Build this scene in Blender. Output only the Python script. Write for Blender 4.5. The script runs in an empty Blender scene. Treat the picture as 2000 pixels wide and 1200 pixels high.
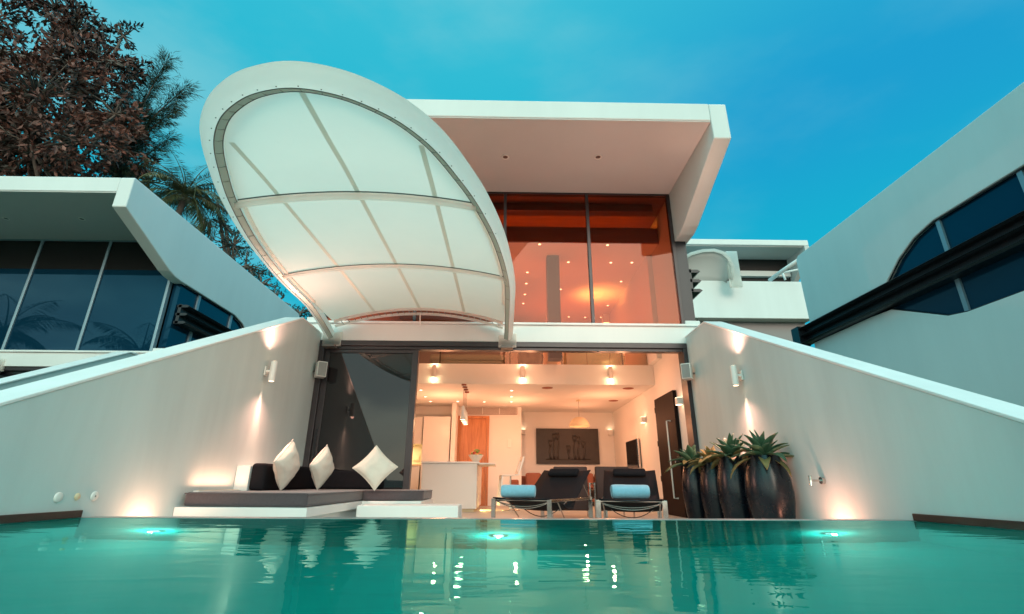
import bpy, math, random
from mathutils import Vector, Matrix, noise as mnoise
random.seed(7)
R = math.radians
sc = bpy.context.scene
COL = sc.collection

# ------------------------------------------------------------------ camera
PITCH, YAW, ROLL = R(19.9), R(0.9), R(0.28)
EYE = Vector((0, 0, .25))
CAMROT = Matrix.Rotation(-YAW, 3, 'Z') @ Matrix.Rotation(math.pi/2 + PITCH, 3, 'X') @ Matrix.Rotation(ROLL, 3, 'Z')
cd = bpy.data.cameras.new('camera'); cam = bpy.data.objects.new('camera', cd); COL.objects.link(cam)
cam.matrix_world = Matrix.Translation(EYE) @ CAMROT.to_4x4()
cd.sensor_width = 36; cd.lens = 36*952/2000; cd.clip_start = .02; cd.clip_end = 3000
sc.camera = cam

# ------------------------------------------------------------------ view + sampling
sc.view_settings.view_transform = 'Standard'; sc.view_settings.look = 'None'
sc.view_settings.exposure = .08; sc.view_settings.gamma = 1
cy = sc.cycles
cy.use_denoising = True
cy.max_bounces = 10; cy.diffuse_bounces = 4; cy.glossy_bounces = 5; cy.transmission_bounces = 8; cy.transparent_max_bounces = 16
cy.sample_clamp_indirect = 4; cy.sample_clamp_direct = 0
cy.caustics_reflective = False; cy.caustics_refractive = True; cy.blur_glossy = .5

# ------------------------------------------------------------------ dusk sky (world)
w = bpy.data.worlds.new('World'); sc.world = w; w.use_nodes = True
nt = w.node_tree; nt.nodes.clear()
N = nt.nodes.new; L = nt.links.new
out = N('ShaderNodeOutputWorld'); bg = N('ShaderNodeBackground'); L(bg.outputs[0], out.inputs[0])
tc = N('ShaderNodeTexCoord'); sep = N('ShaderNodeSeparateXYZ'); L(tc.outputs['Generated'], sep.inputs[0])
def wramp(src, stops, interp='EASE'):
    r = N('ShaderNodeValToRGB'); cr = r.color_ramp; cr.interpolation = interp
    while len(cr.elements) < len(stops): cr.elements.new(.5)
    for e, (p, c) in zip(cr.elements, stops): e.position = p; e.color = (*c, 1)
    L(src, r.inputs[0]); return r.outputs[0]
def wmix(fac, a, b, mode='MIX'):
    m = N('ShaderNodeMix'); m.data_type = 'RGBA'; m.blend_type = mode
    if isinstance(fac, (int, float)): m.inputs[0].default_value = fac
    else: L(fac, m.inputs[0])
    for s, i in ((a, 6), (b, 7)):
        if isinstance(s, tuple): m.inputs[i].default_value = (*s, 1)
        else: L(s, m.inputs[i])
    return m.outputs[2]
def wmath(op, a, b=0.):
    m = N('ShaderNodeMath'); m.operation = op
    for s, i in ((a, 0), (b, 1)):
        if isinstance(s, (int, float)): m.inputs[i].default_value = s
        else: L(s, m.inputs[i])
    return m.outputs[0]
# the cyan half of the sky (before the camera), by height; right side a deeper blue
front = wramp(sep.outputs['Z'], [(0, (.012, .44, .62)), (.35, (.010, .44, .61)), (.6, (.020, .46, .62)), (.82, (.04, .49, .64)), (1, (1.15, 1.65, 1.65))])
right = wramp(sep.outputs['Z'], [(0, (.010, .42, .60)), (.35, (.008, .42, .60)), (.6, (.012, .33, .60)), (.82, (.03, .42, .62)), (1, (1.15, 1.65, 1.65))])
xm = wramp(wmath('ADD', wmath('MULTIPLY', sep.outputs['X'], .9), .5), [(.45, (0, 0, 0)), (.95, (1, 1, 1))])
skyf = wmix(xm, front, right)
# clouds
mp = N('ShaderNodeMapping'); L(tc.outputs['Generated'], mp.inputs[0]); mp.inputs['Location'].default_value = (3.3, 1.2, .9); mp.inputs['Scale'].default_value = (1.0, 1.3, 2.6); mp.inputs['Rotation'].default_value = (.3, .2, .5)
nz = N('ShaderNodeTexNoise'); L(mp.outputs[0], nz.inputs[0]); nz.inputs['Scale'].default_value = 1.7; nz.inputs['Detail'].default_value = 7; nz.inputs['Roughness'].default_value = .52
cl = wramp(nz.outputs[0], [(.42, (0, 0, 0)), (.66, (1, 1, 1))])
leftness = wramp(wmath('ADD', wmath('MULTIPLY', sep.outputs['X'], -.8), .5), [(.1, (.35, .35, .35)), (.8, (1, 1, 1))])
clf = wmath('MULTIPLY', wmath('MULTIPLY', cl, leftness), .5)
skyf = wmix(clf, skyf, (.24, .60, .66))
# the pale half of the sky behind the camera, where the sun has gone down
cl2 = wramp(nz.outputs[0], [(.40, (.55, .58, .60)), (.55, (1.0, .98, .90)), (.66, (1.25, 1.12, .98))])
backb = wramp(sep.outputs['Z'], [(0, (1.6, 1.7, 1.5)), (.18, (1.75, 2.05, 1.9)), (.5, (.85, 2.35, 2.3)), (1, (.40, 1.45, 1.65))])
skyb = wmix(1.0, cl2, backb, 'MULTIPLY')
yb = wramp(wmath('ADD', wmath('MULTIPLY', sep.outputs['Y'], .5), .5), [(.10, (0, 0, 0)), (.46, (1, 1, 1))])
sky = wmix(yb, skyb, skyf)
hz = wramp(wmath('ADD', sep.outputs['Z'], .5), [(.44, (0, 0, 0)), (.5, (1, 1, 1))])
sky = wmix(hz, (.03, .10, .11), sky)
L(sky, bg.inputs[0]); bg.inputs[1].default_value = 1.0

# weak afterglow of a sun below the cloud, behind the camera
sd = bpy.data.lights.new('sun', 'SUN'); so = bpy.data.objects.new('sun', sd); COL.objects.link(so)
sd.energy = 1.25; sd.angle = R(25); sd.color = (1, .74, .58)
so.rotation_euler = (R(72), 0, R(12)); so.location = (0, -20, 20)

# ------------------------------------------------------------------ helpers
def at(u, v, Y):
    d = CAMROT @ Vector(((u-1000)/952, (600-v)/952, -1)); return EYE + d*(Y/d.y)
def atz(u, v, z):
    d = CAMROT @ Vector(((u-1000)/952, (600-v)/952, -1)); return EYE + d*((z-.25)/d.z)
def atx(u, v, x):
    d = CAMROT @ Vector(((u-1000)/952, (600-v)/952, -1)); return EYE + d*(x/d.x)

def mat(name, col, rough=.5, metal=0, spec=.5, var=0, vscale=2., bump=0, bscale=60., emit=None, es=0, sheen=0, coat=0, streak=False):
    m = bpy.data.materials.new(name); m.use_nodes = True; t = m.node_tree; p = t.nodes['Principled BSDF']
    p.inputs['Base Color'].default_value = (*col, 1); p.inputs['Roughness'].default_value = rough
    p.inputs['Metallic'].default_value = metal; p.inputs['Specular IOR Level'].default_value = spec
    if sheen: p.inputs['Sheen Weight'].default_value = sheen
    if coat: p.inputs['Coat Weight'].default_value = coat; p.inputs['Coat Roughness'].default_value = .08
    if emit: p.inputs['Emission Color'].default_value = (*emit, 1); p.inputs['Emission Strength'].default_value = es
    if var or bump:
        co = t.nodes.new('ShaderNodeTexCoord')
        src = co.outputs['Object']
    if var:
        mpn = t.nodes.new('ShaderNodeMapping'); t.links.new(src, mpn.inputs[0])
        if streak: mpn.inputs['Scale'].default_value = (1, 1, .18)
        n = t.nodes.new('ShaderNodeTexNoise'); n.inputs['Scale'].default_value = vscale; n.inputs['Detail'].default_value = 5
        n.inputs['Roughness'].default_value = .62
        t.links.new(mpn.outputs[0], n.inputs[0])
        r = t.nodes.new('ShaderNodeValToRGB'); r.color_ramp.elements[0].position = .3; r.color_ramp.elements[1].position = .7
        r.color_ramp.elements[0].color = tuple(max(0, c*(1-var)) for c in col)+(1,)
        r.color_ramp.elements[1].color = tuple(min(1, c*(1+var*.6)) for c in col)+(1,)
        t.links.new(n.outputs[0], r.inputs[0]); t.links.new(r.outputs[0], p.inputs['Base Color'])
        rr = t.nodes.new('ShaderNodeMapRange'); rr.inputs['To Min'].default_value = max(0, rough-.08); rr.inputs['To Max'].default_value = min(1, rough+.08)
        t.links.new(n.outputs[0], rr.inputs[0]); t.links.new(rr.outputs[0], p.inputs['Roughness'])
    if bump:
        n2 = t.nodes.new('ShaderNodeTexNoise'); n2.inputs['Scale'].default_value = bscale; n2.inputs['Detail'].default_value = 4
        t.links.new(src, n2.inputs[0])
        b = t.nodes.new('ShaderNodeBump'); b.inputs['Strength'].default_value = bump; b.inputs['Distance'].default_value = .01
        t.links.new(n2.outputs[0], b.inputs['Height']); t.links.new(b.outputs[0], p.inputs['Normal'])
    return m
def wood(name, c1, c2, scale=3., rough=.45, axis=(1, 1, .12)):
    m = mat(name, c1, rough); t = m.node_tree; p = t.nodes['Principled BSDF']
    co = t.nodes.new('ShaderNodeTexCoord'); mpn = t.nodes.new('ShaderNodeMapping'); mpn.inputs['Scale'].default_value = axis
    t.links.new(co.outputs['Object'], mpn.inputs[0])
    n = t.nodes.new('ShaderNodeTexNoise'); n.inputs['Scale'].default_value = scale*8; n.inputs['Detail'].default_value = 6; n.inputs['Distortion'].default_value = .6
    t.links.new(mpn.outputs[0], n.inputs[0])
    r = t.nodes.new('ShaderNodeValToRGB'); r.color_ramp.elements[0].position = .35; r.color_ramp.elements[1].position = .65
    r.color_ramp.elements[0].color = (*c1, 1); r.color_ramp.elements[1].color = (*c2, 1)
    t.links.new(n.outputs[0], r.inputs[0]); t.links.new(r.outputs[0], p.inputs['Base Color']); return m
def emis(name, col, s):
    m = bpy.data.materials.new(name); m.use_nodes = True; t = m.node_tree; t.nodes.clear()
    o = t.nodes.new('ShaderNodeOutputMaterial'); e = t.nodes.new('ShaderNodeEmission'); e.inputs[0].default_value = (*col, 1); e.inputs[1].default_value = s
    t.links.new(e.outputs[0], o.inputs[0]); return m
def glassmat(name, tint, ior=1.5, gl=(1, 1, 1), rough=.0):
    m = bpy.data.materials.new(name); m.use_nodes = True; t = m.node_tree; t.nodes.clear()
    o = t.nodes.new('ShaderNodeOutputMaterial'); mx = t.nodes.new('ShaderNodeMixShader'); fr = t.nodes.new('ShaderNodeFresnel'); fr.inputs[0].default_value = ior
    tr = t.nodes.new('ShaderNodeBsdfTransparent'); tr.inputs[0].default_value = (*tint, 1)
    g = t.nodes.new('ShaderNodeBsdfGlossy'); g.inputs[0].default_value = (*gl, 1); g.inputs['Roughness'].default_value = rough
    t.links.new(fr.outputs[0], mx.inputs[0]); t.links.new(tr.outputs[0], mx.inputs[1]); t.links.new(g.outputs[0], mx.inputs[2]); t.links.new(mx.outputs[0], o.inputs[0]); return m

M = {}
M['plaster'] = mat('white_plaster', (.74, .77, .76), .75, spec=.25, var=.045, vscale=1.3, bump=.05, bscale=90, streak=True)
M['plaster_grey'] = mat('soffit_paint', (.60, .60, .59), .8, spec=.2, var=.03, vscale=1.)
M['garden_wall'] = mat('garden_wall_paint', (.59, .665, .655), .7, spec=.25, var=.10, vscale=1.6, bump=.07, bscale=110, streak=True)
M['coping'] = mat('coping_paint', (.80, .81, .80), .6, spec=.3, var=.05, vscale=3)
M['interior'] = mat('interior_paint', (.80, .79, .76), .7, spec=.2, var=.02, vscale=1.)
M['dark_frame'] = mat('dark_aluminium', (.045, .040, .045), .38, metal=.3, spec=.5, var=.1, vscale=8)
M['slate_frame'] = mat('slate_aluminium', (.10, .16, .20), .35, metal=.5)
M['pale_frame'] = mat('pale_aluminium', (.26, .36, .42), .4, metal=.4)
M['chrome'] = mat('brushed_steel', (.62, .58, .55), .22, metal=1, var=.1, vscale=20)
M['white_metal'] = mat('white_coated_metal', (.80, .79, .75), .4, spec=.5)
M['louvre'] = mat('black_louvre', (.022, .024, .030), .35, metal=.3, spec=.5)
M['dark_glass'] = mat('dark_window_glass', (.004, .006, .008), .02, spec=.5)
M['blue_glass'] = mat('blue_window_glass', (.003, .026, .052), .02, spec=.5)
M['blue_glass'].node_tree.nodes['Principled BSDF'].inputs['Specular Tint'].default_value = (.05, .42, .72, 1)
M['door_glass'] = mat('smoked_door_glass', (.010, .010, .012), .015, spec=.62)
M['clear_glass'] = glassmat('bronze_glass', (.82, .56, .43), 1.25)
M['rail_glass'] = glassmat('rail_glass', (.93, .93, .88), 1.35)
M['black_void'] = mat('unlit_black', (.016, .013, .013), .7)  # near-black put in for the darkness of unlit rooms and a recess
M['deck'] = mat('pale_stone_deck', (.52, .50, .46), .45, spec=.4, var=.06, vscale=2)
M['ground'] = mat('ground_soil', (.05, .07, .03), .9, var=.4, vscale=.5)
M['lip'] = mat('pool_edge_stone', (.30, .29, .28), .3, var=.1, vscale=6)
M['plank'] = wood('dark_plank', (.022, .010, .009), (.045, .018, .014), 3, .45, (1, .1, 1))
M['mattress'] = mat('charcoal_fabric', (.082, .070, .078), .9, spec=.1, var=.12, vscale=40, bump=.25, bscale=500, sheen=.3)
M['black_fabric'] = mat('black_fabric', (.012, .012, .015), .9, spec=.1, var=.15, vscale=30, bump=.2, bscale=400)
M['sling'] = mat('black_mesh_fabric', (.008, .008, .011), .75, spec=.2, bump=.3, bscale=600)
M['pillow'] = mat('cream_fabric', (.66, .63, .56), .9, spec=.1, var=.05, vscale=12, bump=.3, bscale=350, sheen=.2)
M['towel'] = mat('pale_blue_terry', (.20, .47, .62), .95, spec=.05, var=.08, vscale=30, bump=.6, bscale=260, sheen=.4)
M['ceramic'] = mat('dark_glazed_ceramic', (.005, .007, .012), .27, spec=.45, var=.25, vscale=5, bump=.10, bscale=14)
M['soil'] = mat('potting_soil', (.03, .02, .012), .95, bump=.5, bscale=60)
M['agave'] = mat('agave_leaf', (.055, .12, .065), .5, spec=.35, var=.35, vscale=9)
M['agave2'] = mat('agave_leaf_yellowed', (.19, .15, .055), .55, spec=.3, var=.35, vscale=9)
M['bark'] = mat('pale_bark', (.17, .13, .11), .9, var=.35, vscale=5, bump=.4, bscale=20)
M['counter'] = mat('counter_white', (.74, .72, .69), .35, spec=.5)
M['door_wood'] = wood('orange_wood', (.42, .15, .05), (.58, .24, .09), 2, .4)
M['cove_wood'] = wood('red_brown_veneer', (.20, .06, .022), (.26, .085, .03), 1.2, .4, (.1, 1, 1))
M['black_door'] = wood('near_black_wood', (.005, .002, .002), (.009, .004, .004), 2, .6); M['black_door'].node_tree.nodes['Principled BSDF'].inputs['Specular IOR Level'].default_value = .15
M['sofa'] = mat('rust_fabric', (.26, .085, .05), .9, var=.1, vscale=12, bump=.2, bscale=300)
M['sofa_cushion'] = mat('terracotta_fabric', (.34, .13, .085), .9, var=.1, vscale=12)
M['brown_leather'] = mat('dark_brown_fabric', (.055, .026, .022), .75, var=.1, vscale=20)
M['plum'] = mat('plum_fabric', (.07, .018, .028), .85, var=.1, vscale=20)
M['cream'] = mat('cream_leather', (.72, .58, .38), .5, spec=.4)
M['bedding'] = mat('grey_bedding', (.30, .31, .28), .9, bump=.4, bscale=14)
M['relief'] = mat('dark_relief_panel', (.040, .036, .034), .55, var=.2, vscale=6, bump=.2, bscale=60)
M['screen'] = mat('black_screen', (.004, .004, .005), .08, spec=.5)
M['grille'] = mat('speaker_grille', (.30, .31, .30), .7, bump=.6, bscale=900)
M['warm_glow'] = emis('warm_lamp_glow', (1, .70, .42), 6)
M['down_glow'] = emis('downlight_glow', (1, .80, .58), 11)
M['pool_glow'] = emis('pool_lamp_glow', (.55, 1, .95), 5)
M['dim'] = mat('unlit_lens', (.08, .075, .07), .3)
M['fruit_g'] = mat('green_fruit', (.22, .30, .05), .4, var=.2, vscale=20)
M['fruit_y'] = mat('yellow_fruit', (.65, .38, .05), .45)
M['fruit_r'] = mat('red_fruit', (.45, .06, .03), .4)
M['bowl'] = mat('white_bowl', (.78, .74, .68), .25, spec=.5)
M['ring'] = mat('canopy_rim_membrane', (.85, .87, .82), .45, spec=.4, var=.06, vscale=5, bump=.04, bscale=20)
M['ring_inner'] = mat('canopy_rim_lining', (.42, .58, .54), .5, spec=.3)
M['rope'] = mat('dark_seam', (.16, .15, .14), .6)
M['tan_seam'] = mat('fabric_seam', (.66, .62, .54), .8)
translucent_later = M['tan_seam']

# leaf materials: light and dark clumps by object-space noise + per-face island random
def leafmat(name, cols, sc_=.5, trans=.25):
    m = bpy.data.materials.new(name); m.use_nodes = True; t = m.node_tree; p = t.nodes['Principled BSDF']
    p.inputs['Roughness'].default_value = .5; p.inputs['Specular IOR Level'].default_value = .35
    co = t.nodes.new('ShaderNodeTexCoord'); n = t.nodes.new('ShaderNodeTexNoise'); n.inputs['Scale'].default_value = sc_; n.inputs['Detail'].default_value = 2
    t.links.new(co.outputs['Object'], n.inputs[0])
    g = t.nodes.new('ShaderNodeNewGeometry')
    a = t.nodes.new('ShaderNodeMath'); a.operation = 'MULTIPLY_ADD'; a.inputs[1].default_value = .45; t.links.new(g.outputs['Random Per Island'], a.inputs[0])
    s = t.nodes.new('ShaderNodeMath'); s.operation = 'MULTIPLY_ADD'; s.inputs[1].default_value = 1.7; s.inputs[2].default_value = -.58; t.links.new(n.outputs[0], s.inputs[0])
    t.links.new(s.outputs[0], a.inputs[2])
    r = t.nodes.new('ShaderNodeValToRGB'); cr = r.color_ramp
    while len(cr.elements) < len(cols): cr.elements.new(.5)
    for i, (e, c) in enumerate(zip(cr.elements, cols)): e.position = i/(len(cols)-1); e.color = (*c, 1)
    t.links.new(a.outputs[0], r.inputs[0]); t.links.new(r.outputs[0], p.inputs['Base Color'])
    return m
M['leaf_red'] = leafmat('russet_leaves', [(.014, .018, .012), (.045, .024, .018), (.16, .060, .045), (.38, .16, .12)], .42)
M['leaf_olive'] = leafmat('olive_needles', [(.010, .026, .016), (.028, .050, .026), (.10, .075, .035)], .5)
M['leaf_palm'] = leafmat('palm_leaflets', [(.03, .05, .03), (.10, .11, .045), (.26, .17, .07)], .6)
M['leaf_green'] = leafmat('dark_green_leaves', [(.008, .018, .014), (.02, .035, .022), (.05, .05, .025)], .6)

def translucent(m, col, f):
    tt = m.node_tree; pp = tt.nodes['Principled BSDF']; oo = [q for q in tt.nodes if q.type == 'OUTPUT_MATERIAL'][0]
    ts = tt.nodes.new('ShaderNodeBsdfTranslucent'); ts.inputs[0].default_value = (*col, 1); mx = tt.nodes.new('ShaderNodeMixShader'); mx.inputs[0].default_value = f
    tt.links.new(pp.outputs[0], mx.inputs[1]); tt.links.new(ts.outputs[0], mx.inputs[2]); tt.links.new(mx.outputs[0], oo.inputs[0])
translucent(M['ring'], (1, .96, .92), .85); translucent(M['tan_seam'], (.80, .76, .68), .55)
class MB:
    def __init__(s): s.v = []; s.f = []
    def add(s, vs, fs):
        o = len(s.v); s.v += [tuple(v) for v in vs]; s.f += [tuple(i+o for i in f) for f in fs]
    def box(s, a, b, mtx=None):
        x0, y0, z0 = a; x1, y1, z1 = b
        vs = [Vector(p) for p in ((x0,y0,z0),(x1,y0,z0),(x1,y1,z0),(x0,y1,z0),(x0,y0,z1),(x1,y0,z1),(x1,y1,z1),(x0,y1,z1))]
        if mtx: vs = [mtx @ v for v in vs]
        s.add(vs, [(0,3,2,1),(4,5,6,7),(0,1,5,4),(1,2,6,5),(2,3,7,6),(3,0,4,7)]); return s
    def prism(s, poly, axis, a, b):
        n = len(poly)
        def P(p, t): return {'X': (t, p[0], p[1]), 'Y': (p[0], t, p[1]), 'Z': (p[0], p[1], t)}[axis]
        s.add([P(p, a) for p in poly]+[P(p, b) for p in poly], [tuple(range(n)), tuple(range(2*n-1, n-1, -1))]+[(i, i+n, (i+1) % n+n, (i+1) % n) for i in range(n)]); return s
    def tube(s, pts, r, n=8, cap=True):
        pts = [Vector(p) for p in pts]; rs = r if isinstance(r, (list, tuple)) else [r]*len(pts)
        rings = []; prev = None
        for i, p in enumerate(pts):
            d = (pts[min(i+1, len(pts)-1)]-pts[max(i-1, 0)])
            d = d.normalized() if d.length > 1e-9 else Vector((0, 0, 1))
            ref = prev if prev else (Vector((0, 0, 1)) if abs(d.z) < .9 else Vector((1, 0, 0)))
            a = d.cross(ref).normalized() if not prev else (prev - d*prev.dot(d)).normalized()
            prev = a; b = d.cross(a)
            rings.append([p+(a*math.cos(2*math.pi*k/n)+b*math.sin(2*math.pi*k/n))*rs[i] for k in range(n)])
        vs = [v for rg in rings for v in rg]; fs = []
        for i in range(len(pts)-1):
            for k in range(n): fs.append((i*n+k, i*n+(k+1) % n, (i+1)*n+(k+1) % n, (i+1)*n+k))
        if cap: fs += [tuple(range(n-1, -1, -1)), tuple((len(pts)-1)*n+k for k in range(n))]
        s.add(vs, fs); return s
    def lathe(s, prof, n=24, c=(0, 0, 0), mtx=None):
        vs = []; fs = []
        for (r, z) in prof:
            for k in range(n):
                v = Vector((r*math.cos(2*math.pi*k/n), r*math.sin(2*math.pi*k/n), z))
                if mtx: v = mtx @ v
                vs.append(v+Vector(c))
        for i in range(len(prof)-1):
            for k in range(n): fs.append((i*n+k, i*n+(k+1) % n, (i+1)*n+(k+1) % n, (i+1)*n+k))
        s.add(vs, fs); return s
    def grid(s, pts):
        h = len(pts); w_ = len(pts[0])
        s.add([p for row in pts for p in row], [(i*w_+j, i*w_+j+1, (i+1)*w_+j+1, (i+1)*w_+j) for i in range(h-1) for j in range(w_-1)]); return s
    def build(s, name, m, parent=None, smooth=False, bevel=0, seg=2, sub=0, solid=0, auto=None):
        me = bpy.data.meshes.new(name); me.from_pydata(s.v, [], s.f); me.validate(); 
        o = bpy.data.objects.new(name, me); COL.objects.link(o); me.materials.append(M[m] if isinstance(m, str) else m)
        import bmesh
        bm = bmesh.new(); bm.from_mesh(me)
        if not name.startswith(('crown', 'frond', 'leaves')): bmesh.ops.recalc_face_normals(bm, faces=bm.faces)
        bm.to_mesh(me); bm.free()
        if smooth:
            for p in me.polygons: p.use_smooth = True
        if auto: me.set_sharp_from_angle(angle=R(auto))
        if solid: md = o.modifiers.new('s', 'SOLIDIFY'); md.thickness = solid; md.offset = 0
        if bevel: md = o.modifiers.new('b', 'BEVEL'); md.width = bevel; md.segments = seg; md.limit_method = 'ANGLE'; md.angle_limit = R(35)
        if sub: md = o.modifiers.new('u', 'SUBSURF'); md.levels = sub; md.render_levels = sub
        if parent:
            o.parent = parent
            if parent.type == 'EMPTY' or parent.get('_rooted'):
                pass
        return o
def empty(name, loc=(0, 0, 0), rz=0):
    o = bpy.data.objects.new(name, None); COL.objects.link(o); o.location = loc; o.rotation_euler = (0, 0, rz); o.empty_display_size = .1; return o
def tag(o, label=None, cat=None, group=None, kind=None):
    if label: o['label'] = label
    if cat: o['category'] = cat
    if group: o['group'] = group
    if kind: o['kind'] = kind
    return o
def copy_tree(o, parent=None):
    c = o.copy(); COL.objects.link(c); c.parent = parent
    for ch in list(o.children): copy_tree(ch, c)
    return c
def light(name, kind, loc, energy, col, size=.05, rot=None, spot=None, blend=.5, parent=None):
    d = bpy.data.lights.new(name, kind); o = bpy.data.objects.new(name, d); COL.objects.link(o); o.location = loc
    d.energy = energy; d.color = col
    if kind in ('POINT', 'SPOT'): d.shadow_soft_size = size
    if kind == 'SPOT': d.spot_size = spot; d.spot_blend = blend
    if kind == 'AREA': d.size = size
    if rot: o.rotation_euler = rot
    if parent: o.parent = parent
    return o
WARM = (1, .39, .19); WARMER = (1, .34, .16)
FL = -.28    # floor / deck level; water is z = 0

# ------------------------------------------------------------------ ground, pool, deck
m = MB(); XW = 3.09; YE = 3.92; G = -.6
m.add([(-600,-600,G),(600,-600,G),(600,-6.3,G),(-600,-6.3,G)], [(0,1,2,3)])
m.add([(-600,-6.3,G),(-3.2,-6.3,G),(-3.2,4.1,G),(-600,4.1,G)], [(0,1,2,3)])
m.add([(3.2,-6.3,G),(600,-6.3,G),(600,4.1,G),(3.2,4.1,G)], [(0,1,2,3)])
m.add([(-600,4.1,G),(600,4.1,G),(600,900,G),(-600,900,G)], [(0,1,2,3)])
tag(m.build('ground', 'ground'), kind='structure')
# wooded slope behind the houses
hp = []
for i in range(26):
    row = []
    for j in range(50):
        x = -70+j*3.; y = 17.5+i*3.2; t = max(0, (y-17.5))
        z = -.62 + 9.0*(1-math.exp(-t/14)) + mnoise.noise(Vector((x*.08, y*.08, 0)))*1.2*min(1, t/6)
        row.append((x, y, z-(.0 if t > 0 else .3)))
    hp.append(row)
tag(MB().grid(hp).build('hillside', 'ground', smooth=True), kind='structure')
# pool basin
tile = mat('pool_tile', (.003, .42, .38), .5, spec=.1, var=.06, vscale=1.2)
t = tile.node_tree
m = MB(); D = -1.55
m.add([(-XW,-6,D),(XW,-6,D),(XW,YE,D),(-XW,YE,D)], [(0,1,2,3)])
m.add([(-XW,YE,D),(XW,YE,D),(XW,YE,-.002),(-XW,YE,-.002)], [(0,1,2,3)])
m.add([(-XW,-6,D),(XW,-6,D),(XW,-6,.0),(-XW,-6,.0)], [(0,1,2,3)])
m.add([(-XW+.004,-6,D),(-XW+.004,YE,D),(-XW+.004,YE,.0),(-XW+.004,-6,.0)], [(0,1,2,3)])
m.add([(XW-.004,-6,D),(XW-.004,YE,D),(XW-.004,YE,.0),(XW-.004,-6,.0)], [(0,1,2,3)])
tag(m.build('pool_basin', tile), kind='structure')
# water
wm = bpy.data.materials.new('pool_water'); wm.use_nodes = True; t = wm.node_tree; t.nodes.clear()
wo = t.nodes.new('ShaderNodeOutputMaterial'); wx = t.nodes.new('ShaderNodeMixShader'); wf = t.nodes.new('ShaderNodeFresnel'); wf.inputs[0].default_value = 1.19
wr = t.nodes.new('ShaderNodeBsdfRefraction'); wr.inputs['Color'].default_value = (.55, .97, .93, 1); wr.inputs['Roughness'].default_value = 0; wr.inputs['IOR'].default_value = 1.33
wg = t.nodes.new('ShaderNodeBsdfGlossy'); wg.inputs['Color'].default_value = (.34, .86, .84, 1); wg.inputs['Roughness'].default_value = .01
t.links.new(wf.outputs[0], wx.inputs[0]); t.links.new(wr.outputs[0], wx.inputs[1]); t.links.new(wg.outputs[0], wx.inputs[2]); t.links.new(wx.outputs[0], wo.inputs[0])
co = t.nodes.new('ShaderNodeTexCoord'); mpn = t.nodes.new('ShaderNodeMapping'); mpn.inputs['Scale'].default_value = (1.0, 2.2, 1)
n1 = t.nodes.new('ShaderNodeTexNoise'); n1.inputs['Scale'].default_value = 2.6; n1.inputs['Detail'].default_value = 2.5; n1.inputs['Distortion'].default_value = .4
t.links.new(co.outputs['Object'], mpn.inputs[0]); t.links.new(mpn.outputs[0], n1.inputs[0])
b = t.nodes.new('ShaderNodeBump'); b.inputs['Strength'].default_value = .10; b.inputs['Distance'].default_value = .03
t.links.new(n1.outputs[0], b.inputs['Height'])
for q in (wf, wr, wg): t.links.new(b.outputs[0], q.inputs['Normal'])
M['water'] = wm
m = MB(); m.add([(-XW+.005,-6,0),(XW-.005,-6,0),(XW-.005,YE,0),(-XW+.005,YE,0)], [(0,1,2,3)])
tag(m.build('water', 'water'), kind='structure')
# overflow lip and channel, deck
tag(MB().box((-XW+.002, YE+.001, -1.6), (XW-.002, YE+.14, .003)).build('pool_edge', 'lip', bevel=.006), kind='structure')
m = MB().box((-XW+.002, YE+.145, -.58), (XW-.002, 14.6, FL))
tag(m.build('deck', 'deck'), kind='structure')
# near end of pool: paving and low hedge behind the camera
tag(MB().box((-7, -9, -.59), (7, -6.02, .02)).build('paving', 'deck'), kind='structure')

# ------------------------------------------------------------------ garden walls
def coping_z(y): return min(2.63, 2.63-.473*(7.14-y)) if y > 2.25 else 2.63-.473*(7.14-2.25)
def garden_wall(cx, dy, side, label, y_end=8.0):
    root = empty('garden_wall', (cx+side*3.09, 5+dy, -.6))
    x0, x1 = (cx+side*3.09, cx+side*3.35)
    ys = [-8, 2.25, 7.0, 7.14, 7.3, y_end]
    prof = [(y+dy, coping_z(y)-.03) for y in ys]
    poly = [(-8+dy, -1.6)]+prof+[(y_end+dy, -1.6)]
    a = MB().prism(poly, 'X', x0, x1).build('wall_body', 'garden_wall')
    cp = [(y+dy, coping_z(y)) for y in ys]; lo = [(y+dy, coping_z(y)-.028) for y in reversed(ys)]
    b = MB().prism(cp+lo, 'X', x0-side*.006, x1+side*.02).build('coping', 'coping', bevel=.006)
    for o in (a, b):
        o.parent = root; o.matrix_parent_inverse = Matrix.Translation(-root.location)
    tag(root, label, 'garden wall', 'sloping white garden walls between the villas'); return root
garden_wall(0, 0, -1, 'white sloping garden wall left of the pool, behind the daybed')
garden_wall(0, 0, 1, 'white sloping garden wall right of the pool, behind the tall planters')
garden_wall(-10.63, 2.2, 1, 'farther sloping wall end just beyond the left wall, under the left villa window')
def reparent(o, root):
    o.parent = root; o.matrix_parent_inverse = root.matrix_basis.inverted() if False else Matrix.Translation(-Vector(root.location)); return o

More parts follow.
